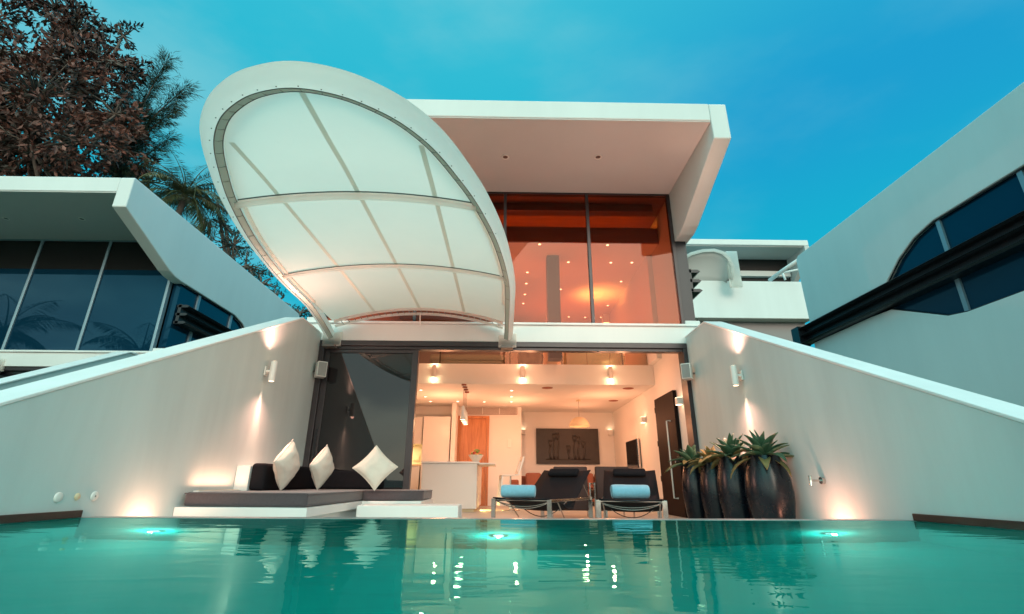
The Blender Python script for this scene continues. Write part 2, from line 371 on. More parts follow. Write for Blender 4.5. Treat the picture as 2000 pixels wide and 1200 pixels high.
# ------------------------------------------------------------------ villa shell
def villa(cx, dy, ztop, label, main=False, left_detail=True):
    root = empty('villa', (cx, 8+dy, -.6))
    F = 8+dy
    def P(mb, name, m, **k): 
        o = mb.build(name, m, **k); reparent(o, root); return o
    B = 14.18+dy
    # roof: slab with soffit
    P(MB().box((cx-3.13, F-2.0, 5.50), (cx+3.13, B, 5.82)), 'roof', 'plaster', bevel=.015)
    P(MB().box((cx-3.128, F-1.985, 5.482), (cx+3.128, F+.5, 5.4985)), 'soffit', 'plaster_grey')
    for s in (-1, 1):
        x0, x1 = cx+s*3.132, cx+s*3.40
        up = [(F-2.006, 5.80), (F-2.006, 5.17), (F-.62, 4.60), (F-.45, 4.53), (F-.25, 4.48)]
        if not main: up += [(F-.05, ztop), (F+2.3, ztop), (F+2.75, ztop-.10), (F+3.2, ztop-.32), (F+3.62, 4.03)]
        else: up += [(F+.02, 4.48), (F+.4, 4.48), (F+3.2, 4.48), (F+3.62, 4.03)]
        up += [(B, 4.03), (B+.02, 5.74), (B-.08, 5.828), (F-1.98, 5.828)]
        P(MB().prism(up, 'X', x0, x1), 'side_wall', 'plaster', bevel=.02, seg=3)
        lo = [(F+.0, 2.93), (F+2.2, 2.93), (F+2.56, 2.98), (F+3.04, 3.2), (F+3.67, 3.49), (F+4.2, 3.52), (B, 3.52), (B, -.6), (F+.0, -.6)]
        P(MB().prism(lo, 'X', x0+s*.004, x1-s*.0), 'lower_side_wall', 'plaster', bevel=.012)
        # strip window glass set back in the opening
        xi, xo = sorted((x0+s*.02, x1-s*.09))
        g = P(MB().box((xi, F+.12, 2.9), (xo, F+4.4, 4.7)), 'side_window', 'blue_glass')
        for yy in (F+.8, F+2.25):
            xi, xo = sorted((x1-s*.088, x1-s*.05))
            o = MB().box((xi, yy-.04, 2.92), (xo, yy+.04, 4.66)).build('mullion', 'pale_frame'); o.parent = g
        # dark gasket following the opening
        gs = MB(); top = [(F+.2, ztop), (F+2.3, ztop), (F+2.75, ztop-.10), (F+3.2, ztop-.32), (F+3.62, 4.03)]
        xm = cx+s*3.36
        gs.tube([(xm, y, z-.01) for y, z in top], .014, 6); gs.tube([(xm, y, z+.01) for y, z in lo[:6]], .014, 6)
        o = gs.build('gasket', 'louvre', smooth=True); o.parent = g
        # sun louvres: three blades standing off the wall
        lv = MB()
        for k, z in enumerate((3.56, 3.75, 3.94)):
            xa, xb = x1-s*.08, x1+s*.19
            lv.prism([(xa, z-.03), (xb-s*.05, z-.03), (xb, z), (xb-s*.05, z+.03), (xa, z+.03)], 'Y', F+.15, B+.45)
        lv.box((min(x1-s*.05, x1+s*.02), F+.15, 3.535), (max(x1-s*.05, x1+s*.02), B+.45, 3.985))
        lv.box((min(x1-s*.05, x1+s*.20), B+.2, 3.50), (max(x1-s*.05, x1+s*.20), B+.5, 4.0))
        P(lv, 'louvre', 'louvre')
    # facade: beam between the storeys
    bm = P(MB().box((cx-3.39, F-.05, 2.50), (cx+3.39, F+.25, 2.80)), 'facade_beam', 'plaster', bevel=.01)
    o = MB().box((cx-3.38, F-.09, 2.802), (cx+3.38, F+.2, 2.84)).build('ledge', 'coping', bevel=.006); o.parent = bm
    # upper window
    gm = 'clear_glass' if main else 'blue_glass'
    for i, (a, b_) in enumerate(((-3.10, -1.58), (-1.54, -.03), (.01, 1.52), (1.56, 3.10))):
        P(MB().box((cx+a, F+.03, 2.86), (cx+b_, F+.038, 5.45)), 'window_pane', gm)
    fm = 'slate_frame' if main else 'pale_frame'
    fr = MB()
    for x in (-3.10, -1.56, -.01, 1.54, 3.10):
        fr.box((cx+x-.028, F+.0, 2.85), (cx+x+.028, F+.10, 5.47))
    fr.box((cx-3.12, F-.002, 5.452), (cx+3.12, F+.102, 5.481)); fr.box((cx-3.12, F-.002, 2.842), (cx+3.12, F+.102, 2.868))
    P(fr, 'window_frame', 'dark_frame' if main else fm, bevel=.004)
    if main:
        P(MB().box((cx+3.135, F+.02, 2.65), (cx+3.33, F+.14, 4.478)), 'corner_post', 'louvre')
        P(MB().box((cx-3.33, F+.02, 2.65), (cx-3.135, F+.14, 4.478)), 'corner_post', 'louvre')
    else:
        P(MB().box((cx-3.06, F+.028, 4.75), (cx+3.06, F+.0295, 5.45)), 'window_top_band', mat('dark_brown_band', (.010, .008, .008), .12, spec=.5))  # near-black glossy band across the top of the panes
        P(MB().box((cx-3.1, F+.05, FL-.1), (cx+3.1, F+.06, 2.42)), 'window_pane', 'dark_glass')
        f2 = MB()
        for x in (-3.1, -1.5, 0, 1.5, 3.1): f2.box((cx+x-.04, F, -.4), (cx+x+.04, F+.12, 2.42))
        f2.box((cx-3.15, F-.02, 2.42), (cx+3.15, F+.12, 2.498))
        P(f2, 'window_frame', 'dark_frame')
        P(MB().box((cx-3.1, F+.3, -.5), (cx+3.1, B, 5.45)), 'inner_core', 'black_void')
    tag(root, label, 'villa', 'white villas side by side on the slope')
    return root
V = villa(0, 0, 4.5, 'central white villa with lit open living room behind the pool', main=True)
VL = villa(-10.63, 2.2, 4.46, 'left neighbouring white villa with dark blue upper windows')
VR = villa(10.97, -2.8, 4.67, 'right neighbouring white villa seen from its long side wall with black louvres')
def P(mb, name, m, parent=None, **k):
    o = mb.build(name, m, **k); o.parent = parent or V
    if not parent: o.matrix_parent_inverse = Matrix.Translation(-Vector(V.location))
    return o
def downlight(loc, nm, group, cat='ceiling light', lit=True, r=.035, energy=0, col=WARM, face=-1):
    root = empty('recessed_downlight', loc)
    MB().lathe([(r*1.7, 0), (r*1.75, -.006), (r*1.1, -.008), (r, 0.0)], 16).build('trim_ring', 'white_metal', root, smooth=True)
    MB().lathe([(0.0001, -.003), (r*1.05, -.003)], 16).build('lens', 'down_glow' if lit else 'dim', root)
    tag(root, nm, cat, group)
    if energy:
        light('downlight_lamp', 'SPOT', (0, 0, -.02), energy, col, .05, (0, 0, 0), R(140), .8, root)
    return root
# soffit downlights of the three villas (unlit dark dots)
for p, nm in ((atz(987, 307, 5.48), 'small dark downlight in the central villa soffit, nearer the canopy'), (atz(1168, 307, 5.48), 'small dark downlight in the central villa soffit, nearer the right fin')):
    downlight((p.x, p.y, 5.481), nm, 'soffit downlights of the central villa', lit=False, r=.04)
for p, nm in ((atz(12, 427, 5.48), 'small dark downlight in the left villa soffit, at the photo edge'), (atz(160, 428, 5.48), 'small dark downlight in the left villa soffit, nearer the corner')):
    downlight((p.x, p.y, 5.481), nm, 'soffit downlights of the left villa', lit=False, r=.04)

# lower opening: frame
fr = MB()
fr.box((-3.09, 7.93, 2.41), (3.09, 8.24, 2.4985))
fr.box((-3.088, 7.93, FL), (-3.0, 8.2, 2.409)); fr.box((3.02, 7.93, FL), (3.088, 8.2, 2.409))
P(fr, 'door_frame', 'dark_frame', bevel=.006)
P(MB().box((-3.0, 7.97, 2.36), (3.02, 8.10, 2.408)), 'door_track', 'dark_frame')
# sliding leaf parked on the left
leaf = P(MB().box((-2.97, 8.02, FL+.02), (-1.46, 8.03, 2.35)), 'sliding_door', 'door_glass')
fr = MB()
fr.box((-3.0, 7.99, FL+.01), (-2.92, 8.06, 2.358)); fr.box((-1.54, 7.99, FL+.01), (-1.44, 8.06, 2.358))
fr.box((-2.92, 7.992, 2.30), (-1.54, 8.058, 2.357)); fr.box((-2.92, 7.992, FL+.01), (-1.54, 8.058, FL+.1))
P(fr, 'door_leaf_frame', 'dark_frame', leaf, bevel=.004)
P(MB().box((-2.975, 7.96, .62), (-2.945, 7.989, 1.05)), 'handle', 'louvre', leaf)
# second leaf behind it
leaf2 = P(MB().box((-2.95, 8.12, FL+.02), (-1.50, 8.13, 2.35)), 'sliding_door', 'door_glass')
P(MB().box((-1.52, 8.09, FL+.01), (-1.45, 8.16, 2.358)), 'door_leaf_frame', 'dark_frame', leaf2)

# interior shell of the living room
BY = 14.2
P(MB().box((3.13, 8.25, FL-.02), (3.131+.02, BY, 5.45)), 'interior_wall', 'interior')
P(MB().box((-3.15, 8.25, FL-.02), (-3.128, BY, 5.45)), 'interior_wall', 'interior')
P(MB().box((-3.128, BY, FL-.02), (3.128, BY+.1, 5.45)), 'back_wall', 'interior')
m = MB(); m.box((-3.127, 13.2, FL), (.47, BY-.001, 2.178)); P(m, 'kitchen_wall', 'interior')
P(MB().box((-3.127, 10.0, 2.18), (3.127, BY-.002, 2.60)), 'mezzanine', 'interior', bevel=.004)
P(MB().box((-3.12, 8.02, 5.455), (3.12, 9.3, 5.478)), 'ceiling', 'cove_wood')
# upper room: bulkhead with light cove, lower ceiling
P(MB().box((-3.12, 8.83, 4.86), (3.12, 8.88, 5.20)), 'bulkhead', 'cove_wood')
P(MB().box((-3.12, 8.881, 4.862), (3.12, BY, 4.90)), 'upper_ceiling', 'interior')
P(MB().box((-3.12, 9.28, 4.902), (3.12, 9.33, 5.454)), 'cove_panel', 'cove_wood')
P(MB().box((-2.9, 8.95, 4.905), (2.95, 8.98, 4.925)), 'cove_strip', emis('amber_strip', (1, .46, .06), 24))
P(MB().box((-2.9, 8.35, 5.30), (2.9, 8.50, 5.453)), 'blind_box', 'cove_wood')
P(MB().box((3.03, 9.4, 2.602), (3.127, BY-.01, 4.86)), 'partition_wall', 'interior')
c0 = atz(1080, 500, 4.85)
P(MB().box((c0.x-.13, c0.y, 2.601), (c0.x+.13, c0.y+.3, 4.861)), 'column', mat('grey_column', (.13, .11, .12), .6))
P(MB().box((-3.1, 13.0, 2.601), (.9, 13.1, 4.2)), 'upper_partition', mat('grey_partition', (.30, .25, .27), .7))
# upper downlights; some of these discs stand for reflections
UPL = ['lit downlight nearest the glass, left upper pane', 'lit downlight nearest the glass, right upper pane', 'upstairs downlight just right of the dark column head', 'upstairs downlight in the right pane, second row, left one', 'upstairs downlight in the right pane, second row, right one',
 'topmost of the left row of upstairs downlights beside the canopy', 'second from the top in the left row of upstairs downlights', 'upstairs downlight beside the dark column, halfway down', 'third from the top in the left row of upstairs downlights', 'upstairs downlight inside the bright yellow ceiling patch',
 'lowest of the left row of upstairs downlights beside the canopy', 'upstairs downlight just left of the twin glowing boxes', 'bottom row upstairs downlight, left of three', 'bottom row upstairs downlight, middle of three', 'bottom row upstairs downlight, right of three, next to the mullion']
pts = [(1055,470),(1190,471),(1110,512),(1193,513),(1234,513),(1030,532),(1028,554),(1095,565),(1025,575),(1213,550),(1022,593),(1187,597),(1111,619),(1143,620),(1174,620)]
for i, (u, v) in enumerate(pts):
    p = atz(u, v, 4.858)
    if i in (0, 1): p = Vector((atz(u, v, 4.858).x, 8.93, 4.858))
    downlight((p.x, min(p.y, 13.9), 4.858), UPL[i], 'lit downlights of the upper floor', energy=0, r=.026)
# upper floor fill: bare points in mid-air, added to carry the downlight glow
for x, y, e in ((-1.6, 9.8, 16), (.4, 9.9, 18), (1.9, 10.0, 20), (1.0, 12.6, 22), (2.0, 12.4, 26)):
    light('upper_room_fill', 'POINT', (x, y, 3.7), e*.75, (1, .20, .08), .05)
p0 = Vector((2.45, 12.2, 4.0))
t_ = empty('reflection_boxes', (2.55, 11.6, 4.15))  # downlight reflection built as two glowing boxes
MB().box((-.09, -.12, -.12), (.06, -.03, .10)).build('box_shell', 'white_metal', t_, bevel=.005)
MB().box((-.09, .03, -.12), (.06, .12, .10)).build('box_shell', 'white_metal', t_, bevel=.005)
for yy in (-.11, .04): MB().box((-.085, yy, -.128), (.055, yy+.07, -.122)).build('glowing_slot', 'warm_glow', t_)
tag(t_, 'pair of small glowing boxes upstairs, a downlight reflection built solid, beside the bright ceiling patch', 'wall lamp')
light('uplight_lamp', 'SPOT', (2.30, 11.7, 4.25), 70, (1, .58, .20), .05, (R(180), R(8), 0), R(130), .9)

# ------------------------------------------------------------------ canopy
def canopy(name, cx, by, z0, label, scale=1.0, rz=0, tilt=0):
    root = empty(name, (0, 0, 0))
    hw_pts = [(0, 1.43), (1.0, 1.44), (1.98, 1.42), (3.0, 1.30), (3.8, 1.12), (4.3, .95), (4.65, .80), (4.9, .63), (5.06, .45), (5.17, .25), (5.22, .0)]
    # smooth closed half outline via Catmull-Rom
    full = [(w_, y) for y, w_ in hw_pts] + [(-w_, y) for y, w_ in reversed(hw_pts[:-1])]
    def cr(p0, p1, p2, p3, t):
        return tuple(.5*((2*b)+(-a+c)*t+(2*a-5*b+4*c-d)*t*t+(-a+3*b-3*c+d)*t**3) for a, b, c, d in zip(p0, p1, p2, p3))
    path = []
    for i in range(len(full)-1):
        a = full[max(i-1, 0)]; b = full[i]; c = full[i+1]; d = full[min(i+2, len(full)-1)]
        for k in range(6): path.append(cr(a, b, c, d, k/6))
    path.append(full[-1])
    # y is the distance forward (towards -Y) of the base
    nn = len(path)
    def zdrop(y): return -.22*max(0, 1-y/1.1)**1.5
    def frame(prof, name, m, **k):
        rows = []
        for i, (x, y) in enumerate(path):
            a = path[max(i-1, 0)]; b = path[min(i+1, nn-1)]
            tx, ty = b[0]-a[0], b[1]-a[1]; l = math.hypot(tx, ty); nx, ny = ty/l, -tx/l
            if nx*x+ny*(y-2.4) < 0: nx, ny = -nx, -ny
            if y < 2.0: nx, ny = (1 if x > 0 else -1), 0
            th = .92+.20*min(1, max(0, (y-2.5)/2.2))
            rows.append([(x+nx*o*th, -(y+ny*o*th), (zz*th if zz > 0 else zz*th)+zdrop(y)) for o, zz in prof])
        mb = MB(); mb.grid(rows)
        return mb.build(name, m, root, smooth=True, **k)
    roll = [(.055, -.035), (.08, -.042), (.115, -.03), (.138, -.004), (.150, .035), (.146, .07), (.125, .098), (.085, .112), (.045, .112), (.0, .105)]
    rim = frame(roll, 'rim', 'ring')
    frame([(.0, .115), (-.005, .05), (.0, -.01)], 'rim_inner_face', 'ring')
    frame([(.0, -.012), (.03, -.03), (.056, -.036)], 'rim_lining', 'ring_inner')
    # dark piping lines along both edges of the lining + bolts
    for o_, z_ in ((.0, -.014), (.057, -.039)):
        pr = []
        for i, (x, y) in enumerate(path):
            a = path[max(i-1, 0)]; b = path[min(i+1, nn-1)]; tx, ty = b[0]-a[0], b[1]-a[1]; l = math.hypot(tx, ty); nx, ny = ty/l, -tx/l
            if nx*x+ny*(y-2.4) < 0: nx, ny = -nx, -ny
            if y < 2.0: nx, ny = (1 if x > 0 else -1), 0
            pr.append((x+nx*o_, -(y+ny*o_), z_+zdrop(y)))
        q = MB().tube(pr, .004, 5).build('piping', 'rope', root, smooth=True)
    bt = MB()
    jn = MB()
    for i in range(8, nn-8, 3):
        x, y = path[i]; a = path[i-1]; b = path[i+1]; tx, ty = b[0]-a[0], b[1]-a[1]; l = math.hypot(tx, ty); nx, ny = ty/l, -tx/l
        if nx*x+ny*(y-2.4) < 0: nx, ny = -nx, -ny
        if y > 3.2: bt.lathe([(.001, -.006), (.0045, -.005), (.005, 0)], 8, (x+nx*.085, -(y+ny*.085), -.044))
        jn.tube([(x+nx*q, -(y+ny*q), z_+zdrop(y)) for q, z_ in ((.002, -.016), (.03, -.033), (.062, -.0385))], .002, 4)
    bt.build('bolt', 'rope', root); jn.build('seam', 'rope', root)
    # membrane
    def rise(y): return .24 - .15*min(1, y/4.6) - (.06*max(0, (y-4.2)/1.0))
    def hwf(y):
        best = None
        for i in range(len(path)//2):
            (x1, y1), (x2, y2) = path[i], path[i+1]
            if y1 <= y <= y2 and y2 > y1: return x1+(x2-x1)*(y-y1)/(y2-y1)
        return 0
    rows = []
    for i in range(41):
        y = .12+5.095*(1-(1-i/40)**1.6); h = hwf(min(y, 5.219))
        rows.append([(h*s_, -y, .02+rise(y)*(1-s_*s_)) for s_ in [k/12-1 for k in range(25)]])
    mb = MB(); mb.grid(rows)
    fab = bpy.data.materials.get('canopy_fabric')
    if not fab:
        fab = mat('canopy_fabric', (.80, .78, .70), .8, spec=.15, var=.10, vscale=2.2, bump=.25, bscale=5)
        tt = fab.node_tree; pp = tt.nodes['Principled BSDF']; oo = [q for q in tt.nodes if q.type == 'OUTPUT_MATERIAL'][0]
        ts = tt.nodes.new('ShaderNodeBsdfTranslucent'); ts.inputs[0].default_value = (1, .82, .70, 1); mx = tt.nodes.new('ShaderNodeMixShader'); mx.inputs[0].default_value = .78
        tt.links.new(pp.outputs[0], mx.inputs[1]); tt.links.new(ts.outputs[0], mx.inputs[2]); tt.links.new(mx.outputs[0], oo.inputs[0])
    mb.build('membrane', fab, root, smooth=True)
    # seams running front to back
    for sx in (-.75, 0, .75):
        pl = []
        for i in range(30):
            y = .15+i*(5.15-.15)/29; h = hwf(y)
            if h < abs(sx)+.02: break
            s_ = sx/h; pl.append((sx, y, .012+rise(y)*(1-s_*s_)))
        rows = [[(x-.022, -y, z), (x+.022, -y, z)] for x, y, z in pl]
        MB().grid(rows).build('fabric_seam', 'tan_seam', root)
    # arched ribs
    for y, th in ((3.78, .055), (2.02, .042)):
        h = hwf(y)+.02; rows = []
        for k in range(25):
            s_ = k/12-1; z = rise(y)*(1-s_*s_)*.97; x = h*s_
            rows.append([(x, -y-.02, z-.0), (x, -y-.035, z-th*.6), (x, -y+.01, z-th), (x, -y+th, z-th*.6), (x, -y+th*1.3, z+.0)])
        MB().grid(rows).build('rib', 'ring', root, smooth=True)
        MB().tube([(h*(k/12-1), -y-.03, rise(y)*(1-(k/12-1)**2)*.97+.004) for k in range(25)], .007, 5).build('rib_edge', 'rope', root)
    # laced back arc
    for yy, zo, r_, mm, nm in ((.12, .0, .022, 'ring', 'back_arc'), (.03, -.05, .024, 'ring', 'back_arc')):
        MB().tube([(1.40*(k/14-1), -yy, zo+.235*(1-(k/14-1)**2)) for k in range(29)], r_, 8).build(nm, mm, root, smooth=True)
    lc = MB()
    for k in range(1, 28):
        s_ = k/14-1
        lc.tube([(1.40*s_, -.12, .235*(1-s_*s_)), (1.40*(s_+.03), -.03, -.05+.235*(1-s_*s_))], .006, 5)
    lc.build('lacing', 'chrome', root)
    # side tubes inside the rim
    for s in (-1, 1):
        MB().tube([(s*(hwf(y)-.035), -y, .0+.02) for y in [1.0+.12*k for k in range(24)]], .018, 6).build('side_tube', 'ring', root, smooth=True)
        # bracket onto the beam
        MB().prism([(-.14, -.36), (.16, -.36), (.16, -.12), (-.14, -.16)], 'Y', .12, .02).build('bracket', 'ring', root, bevel=.006).location = (s*1.47, .02, 0)
        MB().box((-.1, -.10, -.40), (.1, .10, -.362)).build('bracket_foot', 'rope', root).location = (s*1.47, .04, 0)
    # centre strut
    MB().tube([(0, -.06, .19), (0, .02, -.0)], .012, 6).build('strut', 'ring', root)
    root.location = (cx, by, z0); root.scale = (scale,)*3; root.rotation_euler = (tilt, 0, rz)
    tag(root, label, 'canopy', 'white membrane canopies'); return root
canopy('membrane_canopy', -1.43, 7.86, 2.76, 'large white shell-shaped membrane canopy over the daybed and pool')
canopy('membrane_canopy', -1.43-10.63, 10.06, 2.76, 'white canopy arm end at the left photo edge, on the left villa beam')

# ------------------------------------------------------------------ fixtures on the garden walls
def sconce(x, y, z, side, label, group, eu=46, ed=66):
    root = empty('wall_sconce', (x, y, z))
    MB().lathe([(.0001, .13), (.034, .13), (.040, .125), (.040, -.125), (.034, -.13), (.0001, -.13)], 20, (side*.095, 0, 0)).build('lamp_body', 'white_metal', root, smooth=True, auto=40)
    MB().tube([(side*.012, 0, 0), (side*.08, 0, 0)], .018, 10).build('arm', 'white_metal', root)
    MB().box((0, -.04, -.06), (side*.016, .04, .06)).build('wall_plate', 'white_metal', root, bevel=.003)
    for s in (-1, 1): MB().lathe([(.0001, s*.1315), (.030, s*.1315)], 16, (side*.095, 0, 0)).build('lens', 'warm_glow', root)
    tag(root, label, 'wall light', group)
    light('sconce_up', 'SPOT', (side*.052, 0, .14), eu*1.3, (1, .60, .42), .03, (R(180), -side*R(1), 0), R(28), 1, root)
    light('sconce_spill', 'SPOT', (side*.095, -.02, .14), eu*5, (1, .48, .36), .03, (R(180), side*R(40), 0), R(150), 1, root)
    light('sconce_down', 'SPOT', (side*.052, 0, -.14), ed*1.5, (1, .60, .42), .03, (0, side*R(2), 0), R(30), 1, root)
    light('sconce_spill', 'SPOT', (side*.11, -.02, -.14), ed*2.2, (1, .46, .34), .03, (0, -side*R(42), 0), R(150), 1, root)
    return root
G1 = 'up-and-down cylinder lights on the garden walls'
sconce(-3.083, 6.26, 1.60, 1, 'white cylinder up-down light glowing on the left garden wall', G1)
sconce(3.083, 6.20, 1.58, -1, 'white cylinder up-down light glowing on the right garden wall above the planters', G1)
def speaker(x, y, z, side, label):
    root = empty('outdoor_speaker', (x, y, z), 0)
    mt = Matrix.Rotation(side*R(32), 4, 'Z')
    b = MB().box((-.075, -.09, -.125), (.075, .08, .125), mt).build('cabinet', 'white_metal', root, bevel=.012, seg=3); b.location = (side*.13, 0, 0)
    g = MB().box((-.062, -.097, -.110), (.062, -.0905, .110), mt).build('grille', 'grille', root, bevel=.003); g.location = (side*.13, 0, 0)
    MB().tube([(0, .02, -.02), (side*.10, .02, -.02)], .014, 8).build('bracket', 'rope', root)
    tag(root, label, 'speaker', 'white speakers beside the doorway'); return root
speaker(-3.088, 7.80, 1.96, 1, 'white box speaker on the left wall beside the dark door frame')
speaker(3.088, 7.72, 1.96, -1, 'white box speaker on the right wall beside the dark door frame')
# shower tap
root = empty('wall_tap', (3.088, 4.93, .29))
MB().tube([(0, 0, 0), (-.03, 0, 0)], .033, 16).build('rosette', 'chrome', root)
MB().tube([(-.03, 0, 0), (-.13, -.0, .0)], .010, 8).build('spindle', 'chrome', root)
MB().tube([(-.125, .0, .045), (-.128, .0, 0), (-.138, -.01, -.05)], [.017, .015, .012], 10).build('nozzle', 'chrome', root)
tag(root, 'small steel tap sticking out of the right garden wall', 'tap')
for i, (u, nm, lab, mt_) in enumerate(((113, 'round_wall_plate', 'leftmost white disc of three on the left wall', 'white_metal'), (150, 'round_wall_plate', 'middle pinkish disc of three on the left wall', 'cream'), (183, 'round_wall_plate', 'white disc with dark dot on the left wall, nearest the daybed', 'white_metal'))):
    p = atx(u, 971, -3.09)
    root = empty(nm, (-3.088, p.y, .145))
    my = Matrix.Rotation(R(90), 4, 'Y')
    MB().lathe([(.001, .010), (.028, .010), (.033, .007), (.036, 0)] if i != 1 else [(.001, .012), (.020, .009), (.026, 0)], 20, mtx=my).build('cover', mt_, root, smooth=True)
    if i == 2: MB().lathe([(.001, .013), (.006, .012), (.007, .0)], 10, mtx=my).build('socket_hole', 'rope', root)
    tag(root, lab, 'wall fitting', 'round fittings on the left wall')
# wall planks just above the water
p = MB().box((-XW+.001, -2, .002), (-XW+.022, 3.915, .052)).build('wall_plank', 'plank', bevel=.004); tag(p, 'dark brown plank along the foot of the left wall at the water', 'plank', 'dark planks at the waterline')
p = MB().box((XW-.022, -2, .002), (XW-.001, 3.915, .052)).build('wall_plank', 'plank', bevel=.004); tag(p, 'dark red-brown plank along the foot of the right wall at the water', 'plank', 'dark planks at the waterline')
# deck uplights
def uplight(x, y, label, e, col=(1, .45, .20), tilt=0, s=R(120)):
    root = empty('ground_uplight', (x, y, FL))
    MB().lathe([(.001, .012), (.045, .012), (.06, .008), (.065, 0)], 20).build('housing', 'chrome', root, smooth=True)
    MB().lathe([(.001, .0135), (.04, .0135)], 16).build('lens', 'warm_glow', root)
    tag(root, label, 'ground light', 'warm ground lights at the walls')
    light('uplight_lamp', 'SPOT', (0, 0, .03), e, col, .06, (R(180), tilt, 0), s, .9, root)
uplight(2.93, 4.75, 'warm ground light at the foot of the right wall beside the planters', 34, (1, .38, .24), tilt=R(4), s=R(160))
uplight(-2.98, 4.55, 'warm ground light between the left wall and the daybed base front', 34, (1, .52, .34), tilt=R(-2), s=R(160))
root = empty('strip_uplight', (-3.0, 5.55, .17))
MB().box((-.03, -.40, -.012), (.03, .40, .0)).build('housing', 'white_metal', root); MB().box((-.02, -.38, .001), (.02, .38, .003)).build('lens', 'cream', root)
tag(root, 'slim strip light between the long mattress and the left wall', 'strip light')
sl = light('strip_lamp', 'AREA', (0, 0, .03), 3, (1, .50, .32), .7, (R(180), 0, 0), parent=root); sl.data.shape = 'RECTANGLE'; sl.data.size = .05; sl.data.size_y = .75
uplight(2.97, 5.95, 'warm ground light hidden between the wide planters and the right wall', 26, (1, .30, .18), tilt=R(10), s=R(150))

# pool lamps on the far wall below water
for i, (x, lab) in enumerate(((-2.51, 'round glowing underwater lamp at the left of the pool'), (-.03, 'round glowing underwater lamp in the middle of the pool'), (2.41, 'round glowing underwater lamp at the right of the pool'))):
    root = empty('pool_lamp', (x, YE-.001, -1.05))
    mx_ = Matrix.Rotation(R(90), 4, 'X')
    MB().lathe([(.05, .0), (.06, .012), (.05, .018), (.036, .016)], 20, mtx=mx_).build('ring', 'chrome', root, smooth=True)
    MB().lathe([(.001, .02), (.036, .02)], 20, mtx=mx_).build('lens', 'pool_glow', root)
    tag(root, lab, 'pool light', 'underwater lamps')
    light('pool_lamp_light', 'POINT', (0, -.07, 0), 11, (.60, 1, .90), .014, parent=root)

# ------------------------------------------------------------------ daybed
bench = empty('daybed_base', (-2.4, 6.3, FL))
def PB(mb, name, m, root, **k):
    o = mb.build(name, m, **k); reparent(o, root); return o
PB(MB().prism([(-3.086, 5.0), (-1.80, 4.88), (-1.80, 6.75), (-1.05, 6.78), (-1.05, 7.90), (-3.086, 7.90)], 'Z', -.055, .028), 'slab', 'plaster', bench, bevel=.006)
PB(MB().prism([(-3.086, 5.12), (-1.92, 5.02), (-1.86, 6.85), (-1.12, 6.88), (-1.12, 7.88), (-3.086, 7.88)], 'Z', FL+.002, -.056), 'plinth', 'plaster', bench)
PB(MB().box((-3.086, 6.0, .029), (-2.93, 7.89, .43)), 'back_wall', 'plaster', bench, bevel=.006)
tag(bench, 'white L-shaped masonry daybed base against the left wall', 'daybed')
step = PB(MB().box((-1.70, 6.16, FL+.002), (-.52, 6.745, .0)), 'low_step', 'plaster', bench, bevel=.006); step.parent = None; step.matrix_parent_inverse = Matrix(); tag(step, 'white rectangular step in front of the right end of the daybed', 'step')
def mattress(poly, label, z0=.031, z1=.158):
    m = MB().prism(poly, 'Z', z0, z1).build('mattress', 'mattress', bevel=.028, seg=4, smooth=True, auto=60)
    tag(m, label, 'mattress', 'charcoal mattresses of the daybed')
    # piping round the top edge
    q = MB(); pp = [(x, y, z1-.012) for x, y in poly]; pp.append(pp[0]); 
    cxm = sum(x for x, y in poly)/len(poly); cym = sum(y for x, y in poly)/len(poly)
    q.tube([(x+(.0)*(1 if x > cxm else -1), y, z) for x, y, z in pp], .006, 5); o = q.build('piping', 'mattress', m); return m
mattress([(-3.05, 5.06), (-1.83, 4.93), (-1.83, 7.86), (-2.92, 7.86), (-2.92, 5.98), (-3.05, 5.98)], 'long charcoal mattress of the daybed nearest the pool')
mattress([(-1.822, 6.80), (-1.20, 6.84), (-1.06, 7.0), (-1.06, 7.86), (-1.822, 7.86)], 'short charcoal mattress at the right end of the daybed before the dark door')
bc = MB().box((-2.928, 6.02, .16), (-2.76, 7.86, .46)).build('back_cushion', 'black_fabric', bevel=.035, seg=4, smooth=True, auto=60); tag(bc, 'black bolster cushion leaning on the low white back wall of the daybed', 'cushion')
PB(MB().box((-2.755, 7.68, .16), (-1.9, 7.86, .42)), 'back_cushion', 'black_fabric', bench, bevel=.035, seg=4, smooth=True, auto=60)
def pillow(loc, rot, size, th, label):
    n = 22; mb = MB(); rng = random.Random(int(loc[0]*1000))
    for s in (-1, 1):
        rows = []
        for i in range(n+1):
            row = []
            for j in range(n+1):
                x = i/n*2-1; y = j/n*2-1
                px = x*(1-.10*(1-y*y)*x*x); py = y*(1-.10*(1-x*x)*y*y)
                d = max(0, (1-abs(x)**2.2)*(1-abs(y)**2.2))**.42
                wv = mnoise.noise(Vector((x*2.2+loc[0]*9, y*2.2, s)))*.13*d + mnoise.noise(Vector((x*6, y*6+loc[0], s*3)))*.06*d
                row.append((px*size/2, s*(th/2)*(d+wv), py*size/2))
            rows.append(row)
        mb.grid(rows)
    o = mb.build('pillow', 'pillow', smooth=True); o.location = loc; o.rotation_euler = rot
    q = MB().tube([(sx*size/2*(1-.0*abs(t)), 0, 0) for sx, t in ()] or [(-size/2*.0, 0, 0), (0, 0, .001)], .001, 3) if False else None
    edge = []
    for (ax, ay, bx, by) in ((-1,-1,1,-1),(1,-1,1,1),(1,1,-1,1),(-1,1,-1,-1)):
        for k in range(12):
            t = k/12; x = ax+(bx-ax)*t; y = ay+(by-ay)*t
            edge.append(((x*(1-.10*(1-y*y)*x*x))*size/2, 0, (y*(1-.10*(1-x*x)*y*y))*size/2))
    edge.append(edge[0]); MB().tube(edge, .005, 5).build('piping', 'pillow', o)
    tag(o, label, 'pillow', 'cream square pillows on the daybed'); return o
